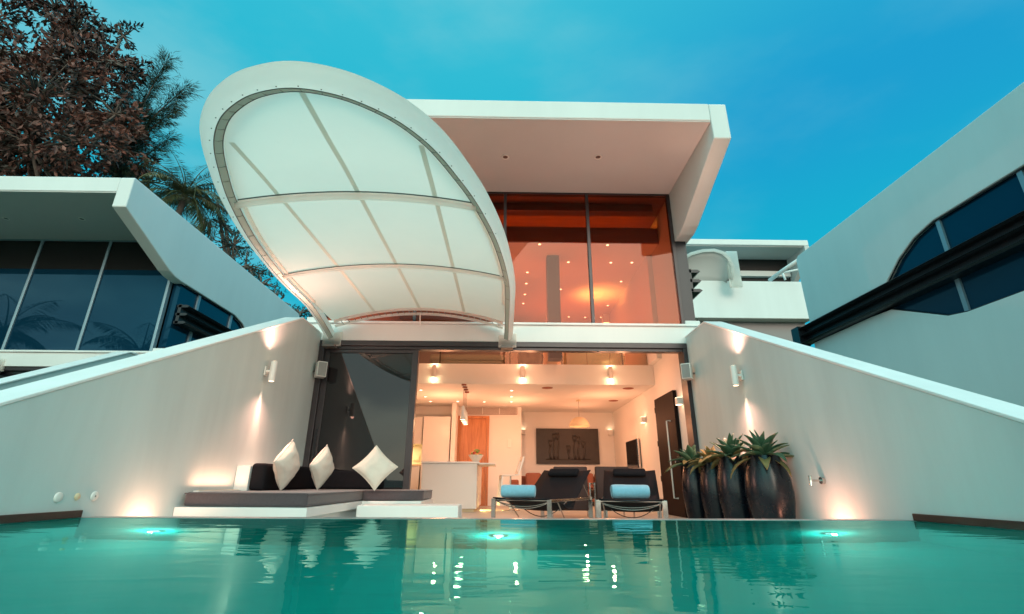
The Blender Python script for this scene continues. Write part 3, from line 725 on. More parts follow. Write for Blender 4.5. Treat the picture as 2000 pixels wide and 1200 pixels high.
pillow((-2.60, 6.20, .445), (R(4), R(50), R(88)), .425, .20, 'cream pillow on its corner, leftmost, against the black bolster')
pillow((-2.33, 6.65, .435), (R(6), R(48), R(82)), .40, .18, 'cream pillow on its corner in front of the door frame, middle of three')
pillow((-1.64, 6.62, .435), (R(-14), R(42), R(8)), .40, .17, 'diamond-standing cream pillow facing the pool before the dark glass')

# ------------------------------------------------------------------ planters and agaves
def planter(x, y, h, r, label):
    root = empty('tall_planter', (x, y, FL))
    H = h-FL
    prof = [(.001, 0), (r*.60, 0), (r*.66, .02), (r*.84, H*.2), (r*.97, H*.42), (r, H*.55), (r*.95, H*.72), (r*.82, H*.87), (r*.66, H*.985), (r*.64, H), (r*.60, H), (r*.58, H-.03), (r*.58, H-.05)]
    MB().lathe(prof, 40).build('pot', 'ceramic', root, smooth=True, auto=50)
    MB().lathe([(.001, H-.05), (r*.585, H-.05)], 24).build('soil', 'soil', root)
    tag(root, label, 'planter', 'row of tall dark planters by the right wall'); return root
def agave(x, y, z, n, ln, seed, label, mt='agave', tilt=0):
    rng = random.Random(seed); mb = MB(); mb2 = MB(); root = empty('agave_plant', (x, y, z))
    for k in range(n):
        a = k*2.399+rng.uniform(-.2, .2); t = k/n
        el = R(82-72*t+rng.uniform(-8, 8)); l = ln*(.82+.40*t)*rng.uniform(.82, 1.2); wd = .036*rng.uniform(.8, 1.25); droop = (.25+.9*t)*rng.uniform(.6, 1.4)
        rows = []; pz = Vector((0, 0, -.02)); e = el; S = 9
        h = Vector((math.cos(a), math.sin(a), 0)); sdv = Vector((-math.sin(a), math.cos(a), 0))
        for i in range(S+1):
            q = i/S; w_ = wd*(.55+1.1*math.sin(min(1, q*1.35)*math.pi*.62))*(1-q**3) if q < 1 else .0008
            d = h*math.cos(e)+Vector((0, 0, 1))*math.sin(e); up = -h*math.sin(e)+Vector((0, 0, 1))*math.cos(e)
            rows.append([pz-sdv*w_+up*w_*.45, pz, pz+sdv*w_+up*w_*.45])
            pz = pz+d*(l/S); e -= droop/S
        (mb2 if (t > .72 and rng.random() < .6) else mb).grid(rows)
    mb.build('leaves', mt, root, smooth=True, solid=.006)
    if mb2.v: mb2.build('leaves', 'agave2', root, smooth=True, solid=.005)
    MB().lathe([(.03, -.06), (.045, 0), (.03, .05), (.001, .07)], 12).build('stem', 'agave2', root, smooth=True)
    tag(root, label, 'plant', 'agaves in the tall planters'); return root
PL = [(2.53, 6.78, .52, .17, 'slim dark planter, leftmost of the row beside the doorway', 26, .30, 'leftmost agave of the row, spiky leaves in front of the door frame', 'agave'),
      (2.62, 6.37, .505, .18, 'slim dark planter, second from the left in the row', 28, .30, 'yellowish drooping agave, second from the left', 'agave2'),
      (2.69, 5.95, .557, .205, 'wide dark planter, second from the right in the row', 30, .34, 'dark green agave, second from the right, reaching leftwards', 'agave'),
      (2.83, 5.49, .547, .235, 'widest and nearest dark planter, right end of the row, with a sheen', 32, .35, 'largest dark green agave at the right end of the row', 'agave')]
for i, (x, y, h, r, lab, n, ln, lab2, mt) in enumerate(PL):
    planter(x, y, h, r, lab); agave(x, y, h-.03, n, ln, 11+i*3, lab2, mt)

# ------------------------------------------------------------------ loungers
def make_lounger(wd=.74):
    root = empty('sun_lounger')
    # local: foot end centre at origin, +Y to the head
    H = .355; Lg = 1.95; w2 = wd/2
    for s in (-1, 1):
        MB().box((s*w2-.012, .03, H-.035), (s*w2+.012, 1.62, H)).build('side_rail', 'chrome', root, bevel=.003)
        MB().box((s*w2-.028, .02, 0), (s*w2+.028, .036, H)).build('leg', 'chrome', root, bevel=.003)
        MB().box((s*w2-.028, 1.50, 0), (s*w2+.028, 1.516, H)).build('leg', 'chrome', root, bevel=.003)
        # diagonal strut of the sling cradle
        MB().tube([(s*(w2-.03), .34, H-.02), (s*(w2-.05), .62, .12)], .009, 6).build('strut', 'chrome', root)
        MB().tube([(s*(w2-.02), 1.30, H+.17), (s*(w2-.02), 1.52, H-.01)], .008, 6).build('strut', 'chrome', root)
    MB().tube([(-w2, .05, H-.01), (w2, .05, H-.01)], .010, 8).build('cross_bar', 'chrome', root)
    for yy, dp in ((.06, .06), (.075, .085), (.62, .20)):
        MB().tube([(w2*(k/8-1), yy, H-.02-dp*(1-(k/8-1)**2)-(.10 if dp == .20 else 0)*0) for k in range(17)], .006, 6).build('cross_wire', 'chrome', root)
    # sling: foot part, seat dip, back
    prof = [(.0, H+.012), (.25, H-.0), (.45, H-.06), (.68, H-.13), (.82, H-.12), (.95, H-.02), (1.15, H+.10), (1.38, H+.24), (1.58, H+.355), (1.60, H+.36)]
    rows = [[(w2*q*.985, y, z-.02*(1-q*q)) for q in (-1, -.6, -.2, .2, .6, 1)] for y, z in prof]
    MB().grid(rows[:5]).build('seat_sling', 'sling', root, smooth=True, solid=.014)
    MB().grid(rows[4:]).build('backrest_sling', 'sling', root, smooth=True, solid=.014)
    o = MB().box((-w2*.62, -.035, -.07), (w2*.62, .035, .07)).build('headrest', 'black_fabric', root, bevel=.03, seg=4, smooth=True); o.location = (0, 1.45, H+.33); o.rotation_euler = (R(-58), 0, 0)
    return root
lo = make_lounger(); lo2 = copy_tree(lo)
lo.location = (.20, 6.22, FL); lo.rotation_euler = (0, 0, R(-28))
lo2.location = (1.46, 5.95, FL); lo2.rotation_euler = (0, 0, R(-14))
tag(lo, 'black sling sun lounger with steel legs, the left one, turned toward the right', 'sun lounger', 'black sun loungers on the deck')
tag(lo2, 'black sling sun lounger with steel legs, the right one, beside the planters', 'sun lounger', 'black sun loungers on the deck')
def towel(loc, rz, ln, r, label, sq=1.0):
    root = empty('rolled_towel', loc, rz)
    rng = random.Random(int(loc[0]*100))
    rows = []
    for i in range(21):
        x = (i/20-.5)*ln; e = min(1, min(i, 20-i)/1.5)
        rows.append([(x+rng.uniform(-.001, .001), math.cos(a)*r*(1+.04*mnoise.noise(Vector((x*8, a, loc[0]))))*(.93+.07*e), math.sin(a)*r*.86*(1+.04*mnoise.noise(Vector((x*8, a+5, 0))))*(.93+.07*e)) for a in [2*math.pi*k/28 for k in range(29)]])
    mb = MB().grid(rows)
    for i in (0, -1):
        c = Vector((rows[i][0][0], 0, 0)); mb.add(rows[i][:-1], [tuple(range(28))])
    mb.build('roll', 'towel', root, smooth=True, auto=50)
    for s in (-1, 1):
        sp = [(s*(ln/2+.002), math.cos(q*.5)*r*.9*(1-q/45), math.sin(q*.5)*r*.78*(1-q/45)) for q in range(42)]
        MB().tube(sp, .007, 5).build('spiral_edge', 'towel', root, smooth=True)
    tag(root, label, 'towel', 'pale blue towels rolled on the loungers'); return root
p = atz(1015, 976, .075)
towel((.19, 6.20+.17, FL+.355+.085), R(-10), .40, .088, 'pale blue rolled towel on the foot of the left lounger')
towel((1.50, 5.95+.18, FL+.355+.09), R(-2), .42, .092, 'pale blue rolled towel on the foot of the right lounger')

# ------------------------------------------------------------------ living room furniture
# kitchen counter
root = empty('kitchen_counter', (-1.0, 10.3, FL))
MB().box((-.62, 0, .06), (.48, 2.2, .90)).build('cabinet', 'counter', root, bevel=.004)
MB().box((-.60, .03, 0), (.44, 2.15, .06)).build('plinth', mat('warm_plinth', (.5, .4, .25), .5), root)
MB().box((-.64, -.03, .902), (.52, 2.25, .94)).build('worktop', 'counter', root, bevel=.004)
tag(root, 'white block kitchen counter just inside the open doorway', 'counter')
light('counter_toe_light', 'AREA', (-.42, 11.1, FL+.10), 5, (1, .70, .22), .3, (R(0), R(-60), 0))
# overhanging bar leaf
bl = MB().box((-.47, 9.95, .60), (-.16, 11.4, .625)).build('bar_leaf', 'counter', bevel=.004); tag(bl, 'thin white bar shelf projecting right from the kitchen counter', 'shelf')
# fruit bowl
root = empty('fruit_bowl', (-.56, 10.45, .66))
MB().lathe([(.05, 0), (.06, .005), (.10, .05), (.155, .13), (.16, .135), (.15, .13), (.09, .055), (.001, .02)], 28).build('bowl', 'bowl', root, smooth=True)
rng = random.Random(3)
for k in range(9):
    a = k*2.4; rr = .02+.09*(k % 3)/2.2; r_ = rng.uniform(.032, .045)
    pr = [(r_*math.sin(math.pi*i/8)+.0005, -r_*math.cos(math.pi*i/8)*(.92 if i < 7 else .84)) for i in range(9)]
    MB().lathe(pr, 14, (rr*math.cos(a), rr*math.sin(a), .13+.035*(2-k % 3))).build('fruit', ('fruit_g', 'fruit_g', 'fruit_y', 'fruit_r')[k % 4], root, smooth=True)
MB().tube([(-.05, 0, .19), (-.02, .02, .235), (.03, .03, .24), (.08, .02, .21)], [.008, .018, .018, .006], 8).build('banana', 'fruit_g', root, smooth=True)
tag(root, 'white bowl heaped with green and yellow fruit on the counter', 'fruit bowl')
# kitchen cupboards
root = empty('tall_cupboard', (-1.68, 12.6, FL))
MB().box((-.34, 0, 0), (.34, .58, 2.12)).build('carcass', 'counter', root, bevel=.003)
MB().box((-.335, -.02, .02), (.335, -.002, 2.10)).build('door', 'counter', root, bevel=.003)
tag(root, 'tall plain white cupboard left of the orange wood door', 'cupboard')
root = empty('kitchen_units', (-2.55, 12.6, FL))
MB().box((-.57, 0, 0), (.50, .58, .92)).build('base_unit', 'counter', root, bevel=.003)
MB().box((-.57, .1, 1.45), (.50, .58, 2.12)).build('wall_unit', 'counter', root, bevel=.003)
MB().box((-.57, -.02, .922), (.50, .58, .96)).build('worktop', 'cream', root, bevel=.003)
MB().box((.22, .56, 1.08), (.38, .575, 1.20)).build('socket', 'white_metal', root)
tag(root, 'white kitchen units in the glowing corner left of the tall cupboard', 'kitchen units')
light('under_cabinet_lamp', 'AREA', (-2.5, 12.8, 1.14), 7, (1, .62, .22), .4, (0, 0, 0))
P(MB().box((-1.31, 12.55, FL+.001), (-1.20, 13.199, 2.178)), 'pillar', 'interior')
# wood door
dr = P(MB().box((-1.16, 13.165, FL+.001), (-.44, 13.198, 1.86)), 'inner_door', 'door_wood')
fr = MB(); fr.box((-1.22, 13.15, FL+.001), (-1.165, 13.199, 1.93)); fr.box((-.435, 13.15, FL+.001), (-.38, 13.199, 1.93)); fr.box((-1.165, 13.15, 1.865), (-.435, 13.199, 1.93))
P(fr, 'door_surround', 'door_wood', dr)
# air vent
vt = MB().box((-1.02, 13.17, 1.975), (.36, 13.198, 2.15)); P(vt, 'air_vent', mat('vent_back', (.18, .09, .06), .6))
vs = MB()
for k in range(7): vs.box((-1.0, 13.155, 1.99+k*.023), (.34, 13.169, 1.998+k*.023))
for x in (-1.01, -.57, -.12, .33): vs.box((x, 13.153, 1.98), (x+.014, 13.168, 2.145))
P(vs, 'vent_slats', 'interior')
# switch plate
root = MB().box((.10, 13.17, 1.12), (.20, 13.199, 1.34)).build('intercom_panel', 'white_metal', bevel=.006); tag(root, 'small white intercom on the wall right of the orange door', 'intercom')
# bar stool
root = empty('bar_stool', (.16, 11.0, FL), R(8))
MB().lathe([(.001, .0), (.20, .0), (.20, .008), (.03, .02), (.028, .03)], 28).build('base', 'chrome', root, smooth=True)
MB().tube([(0, 0, .02), (0, 0, .40)], .028, 12).build('post', 'white_metal', root); MB().tube([(0, 0, .40), (0, 0, .68)], .018, 12).build('piston', 'chrome', root)
def ribbon(pts, w_, hole=None):
    return MB().grid([[(x, -w_, z), (x, w_, z)] for x, z in pts])
MB().grid([[(x, y, z) for y in (-.19, -.1, .1, .19)] for x, z in ((-.20, .685), (-.1, .69), (.05, .69), (.15, .70))]).build('seat', 'white_metal', root, smooth=True, solid=.03)
bk = MB()  # backrest frame with an opening
for (a, b_) in (((.13, -.19, .69), (.15, -.13, 1.06)),):
    pass
def slant(x0, z0, x1, z1, y0, y1, th=.03): return [(x0, y0, z0), (x0, y1, z0), (x1, y1, z1), (x1, y0, z1)]
for q in (((.14, .70), (.26, 1.07), -.19, -.12), ((.14, .70), (.26, 1.07), .12, .19), ((.14, .70), (.165, .78), -.12, .12), ((.235, .99), (.26, 1.07), -.12, .12)):
    (x0, z0), (x1, z1), y0, y1 = q; bk.add(slant(x0, z0, x1, z1, y0, y1), [(0, 1, 2, 3)])
bk.build('backrest', 'white_metal', root, solid=.032)
ft = MB()
for q in (((-.20, .69), (-.24, .10), -.19, -.12), ((-.20, .69), (-.24, .10), .12, .19), ((-.20, .69), (-.205, .62), -.12, .12), ((-.235, .17), (-.24, .10), -.12, .12)):
    (x0, z0), (x1, z1), y0, y1 = q; ft.add(slant(x0, z0, x1, z1, y0, y1), [(0, 1, 2, 3)])
ft.build('foot_frame', 'white_metal', root, solid=.032)
MB().tube([(-.22, -.12, .2), (-.0, 0, .3)], .01, 6).build('foot_bar', 'chrome', root)
tag(root, 'white bar stool with open-frame back beside the kitchen counter', 'bar stool')
# relief picture
root = empty('relief_picture', (1.80, 14.18, 1.24))
MB().box((-.88, -.045, -.48), (.88, 0, .48)).build('panel', 'relief', root, bevel=.004)
rel = MB(); rng = random.Random(5)
for gx, hh in ((-.50, .42), (-.38, .60), (-.27, .62), (.02, .28), (.18, .56), (.30, .52), (.46, .40)):
    pts = [(gx+math.sin(k*.9+gx*9)*.018, -.046, -.34+hh*k/7) for k in range(8)]
    rel.tube(pts, [.030-.002*k for k in range(8)], 7)
    top = Vector(pts[-1])
    for k in range(5):
        a = R(50+20*k); rel.tube([top-Vector((0, 0, .12)), top+Vector((math.cos(a)*.05, -.004, math.sin(a)*.02)), top+Vector((math.cos(a)*.07, 0, .07+.02*math.sin(k*2)))], [.018, .026, .007], 6)
rel.box((-.62, -.056, -.37), (.62, -.044, -.34)); rel.build('relief', 'relief', root, smooth=True)
tag(root, 'wide black relief picture of tall stems on the back wall', 'picture')
# television
root = empty('television', (3.07, 11.98, .91))
MB().box((-.035, -.50, -.31), (.0, .50, .31)).build('screen', 'screen', root, bevel=.004)
MB().box((-.012, -.515, -.325), (.03, .515, .325)).build('housing', 'chrome', root, bevel=.004); MB().box((.03, -.2, -.15), (.058, .2, .15)).build('wall_mount', 'rope', root)
tag(root, 'flat black television on the right living room wall', 'television')
# front door (open dark leaf with a long bar handle) on the right wall
dr = P(MB().box((3.06, 8.80, FL+.003), (3.128, 9.93, 1.86)), 'front_door', 'black_door')
h = MB().tube([(3.055, 9.05, 1.34), (2.98, 9.05, 1.34), (2.98, 9.05, .02), (3.055, 9.05, .02)], .013, 8); P(h, 'handle', 'white_metal', dr)
P(MB().tube([(3.055, 8.92, .62), (3.02, 8.92, .62)], .02, 10), 'lock', 'chrome', dr)
hg = MB()
for z in (.3, .95, 1.6): hg.box((3.05, 9.925, z), (3.08, 9.945, z+.1))
P(hg, 'hinge', 'chrome', dr)
# small wall cubes
for (x, y, z, lab, dirx) in ((3.12, 10.9, 1.58, 'small glowing white cube lamp on the right wall above the television', 1), (2.95+.17, 8.55, 1.62, 'white cube lamp on the right wall between black door and door frame', 1)):
    root = empty('cube_wall_lamp', (x, y, z))
    MB().box((-.10, -.06, -.06), (0, .06, .06)).build('shade', 'white_metal', root, bevel=.006)
    MB().box((-.095, -.055, -.064), (-.01, .055, -.061)).build('lens', 'warm_glow', root); MB().box((-.095, -.055, .061), (-.01, .055, .064)).build('lens', 'warm_glow', root)
    tag(root, lab, 'wall lamp', 'cube wall lamps')
for (x, lab) in ((.56, 'white cube lamp on the back wall, left of the picture by the corner'), (3.02, 'white cube lamp on the back wall between picture and corner')):
    root = empty('cube_wall_lamp', (x, BY, 1.62))
    MB().box((-.06, -.10, -.07), (.06, 0, .07)).build('shade', 'white_metal', root, bevel=.006); MB().box((-.05, -.09, .071), (.05, -.01, .074)).build('lens', 'warm_glow', root)
    tag(root, lab, 'wall lamp', 'cube wall lamps')
# mezzanine fascia lamps
for u, lab in ((847, 'small white cylinder lamp on the mezzanine edge, left one above the kitchen'), (1021, 'small white cylinder lamp on the mezzanine edge, middle one'), (1193, 'small white cylinder lamp on the mezzanine edge, right one')):
    p = at(u, 731, 9.93)
    root = empty('cylinder_wall_lamp', (p.x, 9.94, 2.42))
    MB().lathe([(.001, .125), (.042, .125), (.045, .12), (.045, -.12), (.042, -.125), (.001, -.125)], 18).build('lamp_body', 'white_metal', root, smooth=True, auto=40)
    MB().box((-.02, .03, -.03), (.02, .06, .03)).build('bracket', 'white_metal', root)
    for s in (-1, 1): MB().lathe([(.001, s*.127), (.036, s*.127)], 14).build('lens', 'warm_glow', root)
    light('fascia_lamp', 'POINT', (0, -.0, -.16), 1.6, (1, .70, .38), .03, parent=root); light('fascia_lamp', 'POINT', (0, 0, .16), 1.3, (1, .70, .38), .03, parent=root)
    tag(root, lab, 'wall lamp', 'cylinder lamps along the mezzanine edge')
# pendants
for k, (u, v) in enumerate(((903, 752), (906, 757), (909, 763), (912, 769))):
    y = 10.05+k*.29; x = -.83
    root = empty('pendant_lamp', (x, y, 2.178))
    MB().lathe([(.001, -.001), (.05, -.001), (.05, -.025), (.001, -.03)], 14).build('ceiling_rose', 'sofa_cushion', root)
    MB().tube([(0, 0, -.02), (0, 0, -.46)], .004, 5).build('cord', 'rope', root)
    MB().lathe([(.012, -.44), (.03, -.46), (.055, -.72), (.052, -.72), (.026, -.47)], 16).build('shade', 'white_metal', root, smooth=True)
    MB().lathe([(.001, -.715), (.05, -.715)], 12).build('bulb', 'warm_glow', root)
    light('pendant_light', 'POINT', (0, 0, -.78), 2.0, (1, .68, .36), .04, parent=root)
    tag(root, ['slim pendant lamp over the counter, nearest of four', 'slim pendant lamp over the counter, second of four', 'slim pendant lamp over the counter, third of four', 'slim pendant lamp over the counter, farthest of four'][k], 'pendant lamp', 'slim pendant lamps over the counter')
root = empty('dome_pendant', (1.82, 11.95, 2.178))
MB().lathe([(.001, -.001), (.06, -.001), (.055, -.03), (.001, -.03)], 16).build('ceiling_rose', 'cream', root, smooth=True)
MB().tube([(0, 0, -.02), (0, 0, -.42)], .005, 6).build('cord', 'rope', root)
MB().lathe([(.02, -.41), (.08, -.42), (.15, -.455), (.21, -.52), (.24, -.60), (.245, -.64), (.237, -.64), (.20, -.53), (.08, -.43)], 36).build('shade', 'cream', root, smooth=True)
light('dome_lamp', 'POINT', (0, 0, -.60), 5, (1, .60, .30), .06, parent=root)
tag(root, 'cream half-dome pendant lamp hanging before the black relief picture', 'pendant lamp')
# ceiling downlights / speakers under the mezzanine
for (u, v, lb) in ((822, 762, 'kitchen downlight nearest the pool, by the dark door edge'), (831, 775, 'kitchen downlight by the dark door edge, second into the room'), (841, 784, 'kitchen downlight by the dark door edge, farthest into the room'), (894, 784, 'lone downlight between the cupboard top and the slim pendants'), (946, 785, 'lone downlight above the orange wood door'), (999, 763, 'nearest of three downlights in a row above the recess corner'), (999, 775, 'middle of three downlights in a row above the recess corner'), (999, 785, 'farthest of three downlights in a row above the recess corner')):
    p = atz(u, v, 2.178); downlight((p.x, min(p.y, 13.1), 2.178), lb, 'lit downlights under the mezzanine', r=.03)
for (u, v), lab in zip(((1069, 758), (1227, 759), (1198, 783)), ('round ceiling grille above the living room, left one', 'round ceiling grille above the living room, nearest the right wall', 'round ceiling grille above the living room, small farthest one')):
    p = atz(u, v, 2.178); o = MB().lathe([(.001, -.008), (.10, -.008), (.115, -.004), (.12, 0)], 24, (p.x, p.y, 2.178)).build('ceiling_speaker', 'sofa_cushion', smooth=True); tag(o, lab, 'ceiling speaker', 'round grilles in the living room ceiling')
# room fill: mid-height points without fixtures, standing in for the downlights
for x, y, e in ((-2.2, 9.0, 11), (-1.4, 11.4, 15), (.5, 9.2, 13), (.3, 12.0, 15), (2.3, 9.3, 15), (2.0, 12.8, 7), (2.3, 11.2, 11)):
    light('living_room_fill', 'POINT', (x, y, 1.55 if y > 9.9 else 1.9), e*(2.2 if y > 9.9 else 1.0), WARM if y < 13 else WARMER, .03)
light('gallery_fill', 'POINT', (.2, 9.3, 3.3), 16, (1, .36, .18), .04)  # added without a fixture to brighten the mezzanine edge
# sofa
def cushion_box(a, b_, name, m, root, bv=.04): return MB().box(a, b_).build(name, m, root, bevel=bv, seg=4, smooth=True, auto=60)
root = empty('corner_sofa', (1.6, 13.5, FL))
cushion_box((-1.25, -.35, .10), (1.2, .5, .40), 'seat', 'sofa', root); cushion_box((-1.25, .42, .30), (1.2, .62, .72), 'backrest', 'sofa', root)
cushion_box((-1.42, -.38, .05), (-1.20, .6, .62), 'arm', 'sofa', root); cushion_box((1.15, -.38, .05), (1.35, .6, .62), 'arm', 'sofa', root)
for x in (-1.0, -.55, -.1, .4, .85): cushion_box((x, .22, .40), (x+.42, .40, .80), 'back_cushion', 'sofa_cushion', root, .06)
tag(root, 'rust orange sofa with loose cushions under the relief picture', 'sofa')
root = empty('side_cube', (.62, 12.3, FL)); cushion_box((-.18, -.18, .0), (.18, .18, .44), 'body', 'door_wood', root, .006); cushion_box((-.19, -.19, .442), (.19, .19, .46), 'top', 'door_wood', root, .004)
tag(root, 'small orange wooden cube table at the left end of the sofa', 'side table')
def armchair(x, y, rz, label):
    root = empty('armchair', (x, y, FL), rz)
    # its back is towards the pool
    cushion_box((-.28, 0, .12), (.28, .08, .80), 'backrest', 'brown_leather', root, .02); cushion_box((-.28, .08, .30), (.28, .62, .44), 'seat', 'brown_leather', root, .03)
    for s in (-1, 1):
        MB().box((s*.31-.012, -.02, 0), (s*.31+.012, .02, .52)).build('leg', 'chrome', root, bevel=.002); MB().box((s*.31-.012, .58, 0), (s*.31+.012, .62, .52)).build('leg', 'chrome', root, bevel=.002)
        MB().box((s*.31-.012, -.02, .522), (s*.31+.012, .62, .545)).build('armrest', 'chrome', root, bevel=.002)
    tag(root, label, 'armchair', 'brown armchairs with steel frames'); return root
armchair(1.12, 8.55, R(-4), 'dark brown armchair seen from behind above the left lounger')
armchair(1.80, 8.45, R(2), 'dark brown armchair seen from behind between the two loungers')

# ------------------------------------------------------------------ mezzanine things
root = empty('bed', (-.75, 11.0, 2.60))
MB().box((-.95, 0, .05), (.75, 1.9, .22)).build('bed_frame', 'brown_leather', root, bevel=.01)
cushion_box((-.93, .01, .225), (.73, 1.88, .42), 'mattress', 'bedding', root, .05); cushion_box((-.97, -.03, .30), (.78, 1.3, .46), 'duvet', 'bedding', root, .06)
tag(root, 'low bed with rumpled grey cover on the mezzanine edge', 'bed')
root = empty('round_armchair', (.58, 10.5, 2.60))
MB().lathe([(.001, 0), (.20, 0), (.27, .12), (.29, .28), (.26, .42), (.22, .46), (.001, .46)], 28).build('shell', 'plum', root, smooth=True); MB().lathe([(.001, .475), (.18, .475), (.2, .462)], 24).build('seat_pad', 'plum', root)
tag(root, 'plum round tub chair on the mezzanine beside the bed', 'chair')
root = empty('curved_sofa', (2.0, 10.75, 2.60))
MB().lathe([(.001, 0), (.62, 0), (.70, .12), (.72, .3), (.66, .5), (.001, .5)], 40).build('body', 'cream', root, smooth=True, auto=60)
sm = MB()
for a in (250, 290): sm.tube([(.71*math.cos(R(a)), .71*math.sin(R(a)), .02), (.725*math.cos(R(a)), .725*math.sin(R(a)), .30), (.67*math.cos(R(a)), .67*math.sin(R(a)), .5)], .006, 5)
sm.build('seam', 'sofa_cushion', root)
tag(root, 'big rounded cream seat glowing on the mezzanine, right of the plum chair', 'sofa')
P(MB().box((.98, 10.9, 2.601), (1.18, 11.0, 4.1)), 'upper_panel', 'interior')
# glass balustrade along the mezzanine
bal = P(MB().box((-3.12, 10.03, 2.605), (3.12, 10.04, 3.5)), 'balustrade', 'rail_glass')
bp = MB()
for x in (-1.35, .12, 1.22, 2.5): bp.box((x-.015, 10.041, 2.601), (x+.015, 10.07, 3.45))
P(bp, 'balustrade_post', 'dark_frame', bal)

# ------------------------------------------------------------------ villa up the hill (right background)
root = empty('hill_villa', (12, 24, 6))
def PH(mb, name, m, **k):
    o = mb.build(name, m, **k); reparent(o, root); return o
a = at(1340, 470, 22); 
PH(MB().box((8.0, 22, 11.70), (15.45, 31, 12.02)), 'roof', 'plaster', bevel=.04)
PH(MB().box((8.02, 22.1, 11.66), (15.3, 23.6, 11.695)), 'soffit', 'plaster_grey')
PH(MB().prism([(22.0, 11.69), (22.0, 11.3), (24.5, 9.5), (30, 9.5), (30, 11.69)], 'X', 15.2, 15.44), 'side_wall', 'plaster_grey')
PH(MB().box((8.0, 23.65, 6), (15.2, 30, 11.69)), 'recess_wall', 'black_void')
PH(MB().box((11, 23.4, 10.6), (15.1, 23.64, 10.9)), 'inner_beam', 'plaster_grey')
PH(MB().box((8.0, 22.6, 9.2), (15.18, 23.64, 9.35)), 'terrace_floor', 'plaster_grey')
fr = MB()
for k in range(7): fr.box((10.6+k*.28, 23.56, 10.92), (10.64+k*.28, 23.64, 11.66))
PH(fr, 'window_frame', 'pale_frame')
bal = at(1355, 548, 20); bal2 = at(1573, 549, 20); low = at(1460, 622, 20)
PH(MB().box((8.0, 20, low.z), (bal2.x, 22.6, bal.z)), 'balcony', 'plaster', bevel=.03)
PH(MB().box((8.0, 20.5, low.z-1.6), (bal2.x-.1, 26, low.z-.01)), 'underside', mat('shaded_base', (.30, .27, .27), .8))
PH(MB().box((8.0, 24, -.5), (15, 29.9, low.z-.5)), 'lower_wall', 'plaster')
hr = MB()
y0 = 20.3
pa = at(1503, 548, y0); pb = at(1560, 508, y0-1.5)
hr.tube([pa, (pa+pb)/2+Vector((0, 0, .02)), pb], .09, 8)
pc = at(1528, 533, y0); pd = at(1575, 524, y0); pe = at(1534, 547, y0)
hr.tube([pc, pd], .05, 8); hr.tube([pc, pe], .05, 8)
PH(hr, 'handrail', 'plaster', smooth=True)
tag(root, 'distant white villa up the slope with balcony, between the central and right villas', 'villa')
# its small canopy, seen from the side as a half shell
cn = empty('membrane_canopy', (0, 0, 0))
cc = at(1385, 560, 19.2); px = .0228
def C2(u, v, Y=19.2): return at(u, v, Y)
arc = [(1335,505),(1350,496),(1372,490),(1395,489),(1412,494),(1424,505),(1431,520),(1431,533),(1428,546)]
arcp = [C2(u, v, 19.2+.0*i) for i, (u, v) in enumerate(arc)]
MB().tube(arcp, .075, 8).build('rim', 'ring', cn, smooth=True)
back = [C2(u, v, 20.2) for u, v in ((1335,560),(1345,560),(1360,560),(1372,560),(1385,560),(1396,560),(1405,560),(1412,560),(1418,560))]
rows = [[tuple(a.lerp(b, t)+Vector((0, 0, .18*math.sin(t*3.14)))) for t in (0, .25, .5, .75, 1)] for a, b in zip(arcp, back)]
MB().grid(rows).build('membrane', 'plaster_grey', cn, smooth=True, solid=.02)
MB().box(tuple(C2(1429, 560, 19.3)), tuple(C2(1436, 494, 19.45))).build('post', 'ring', cn)
tag(cn, 'small white membrane canopy of the distant villa, beside the corner of the big window', 'canopy', 'white membrane canopies')

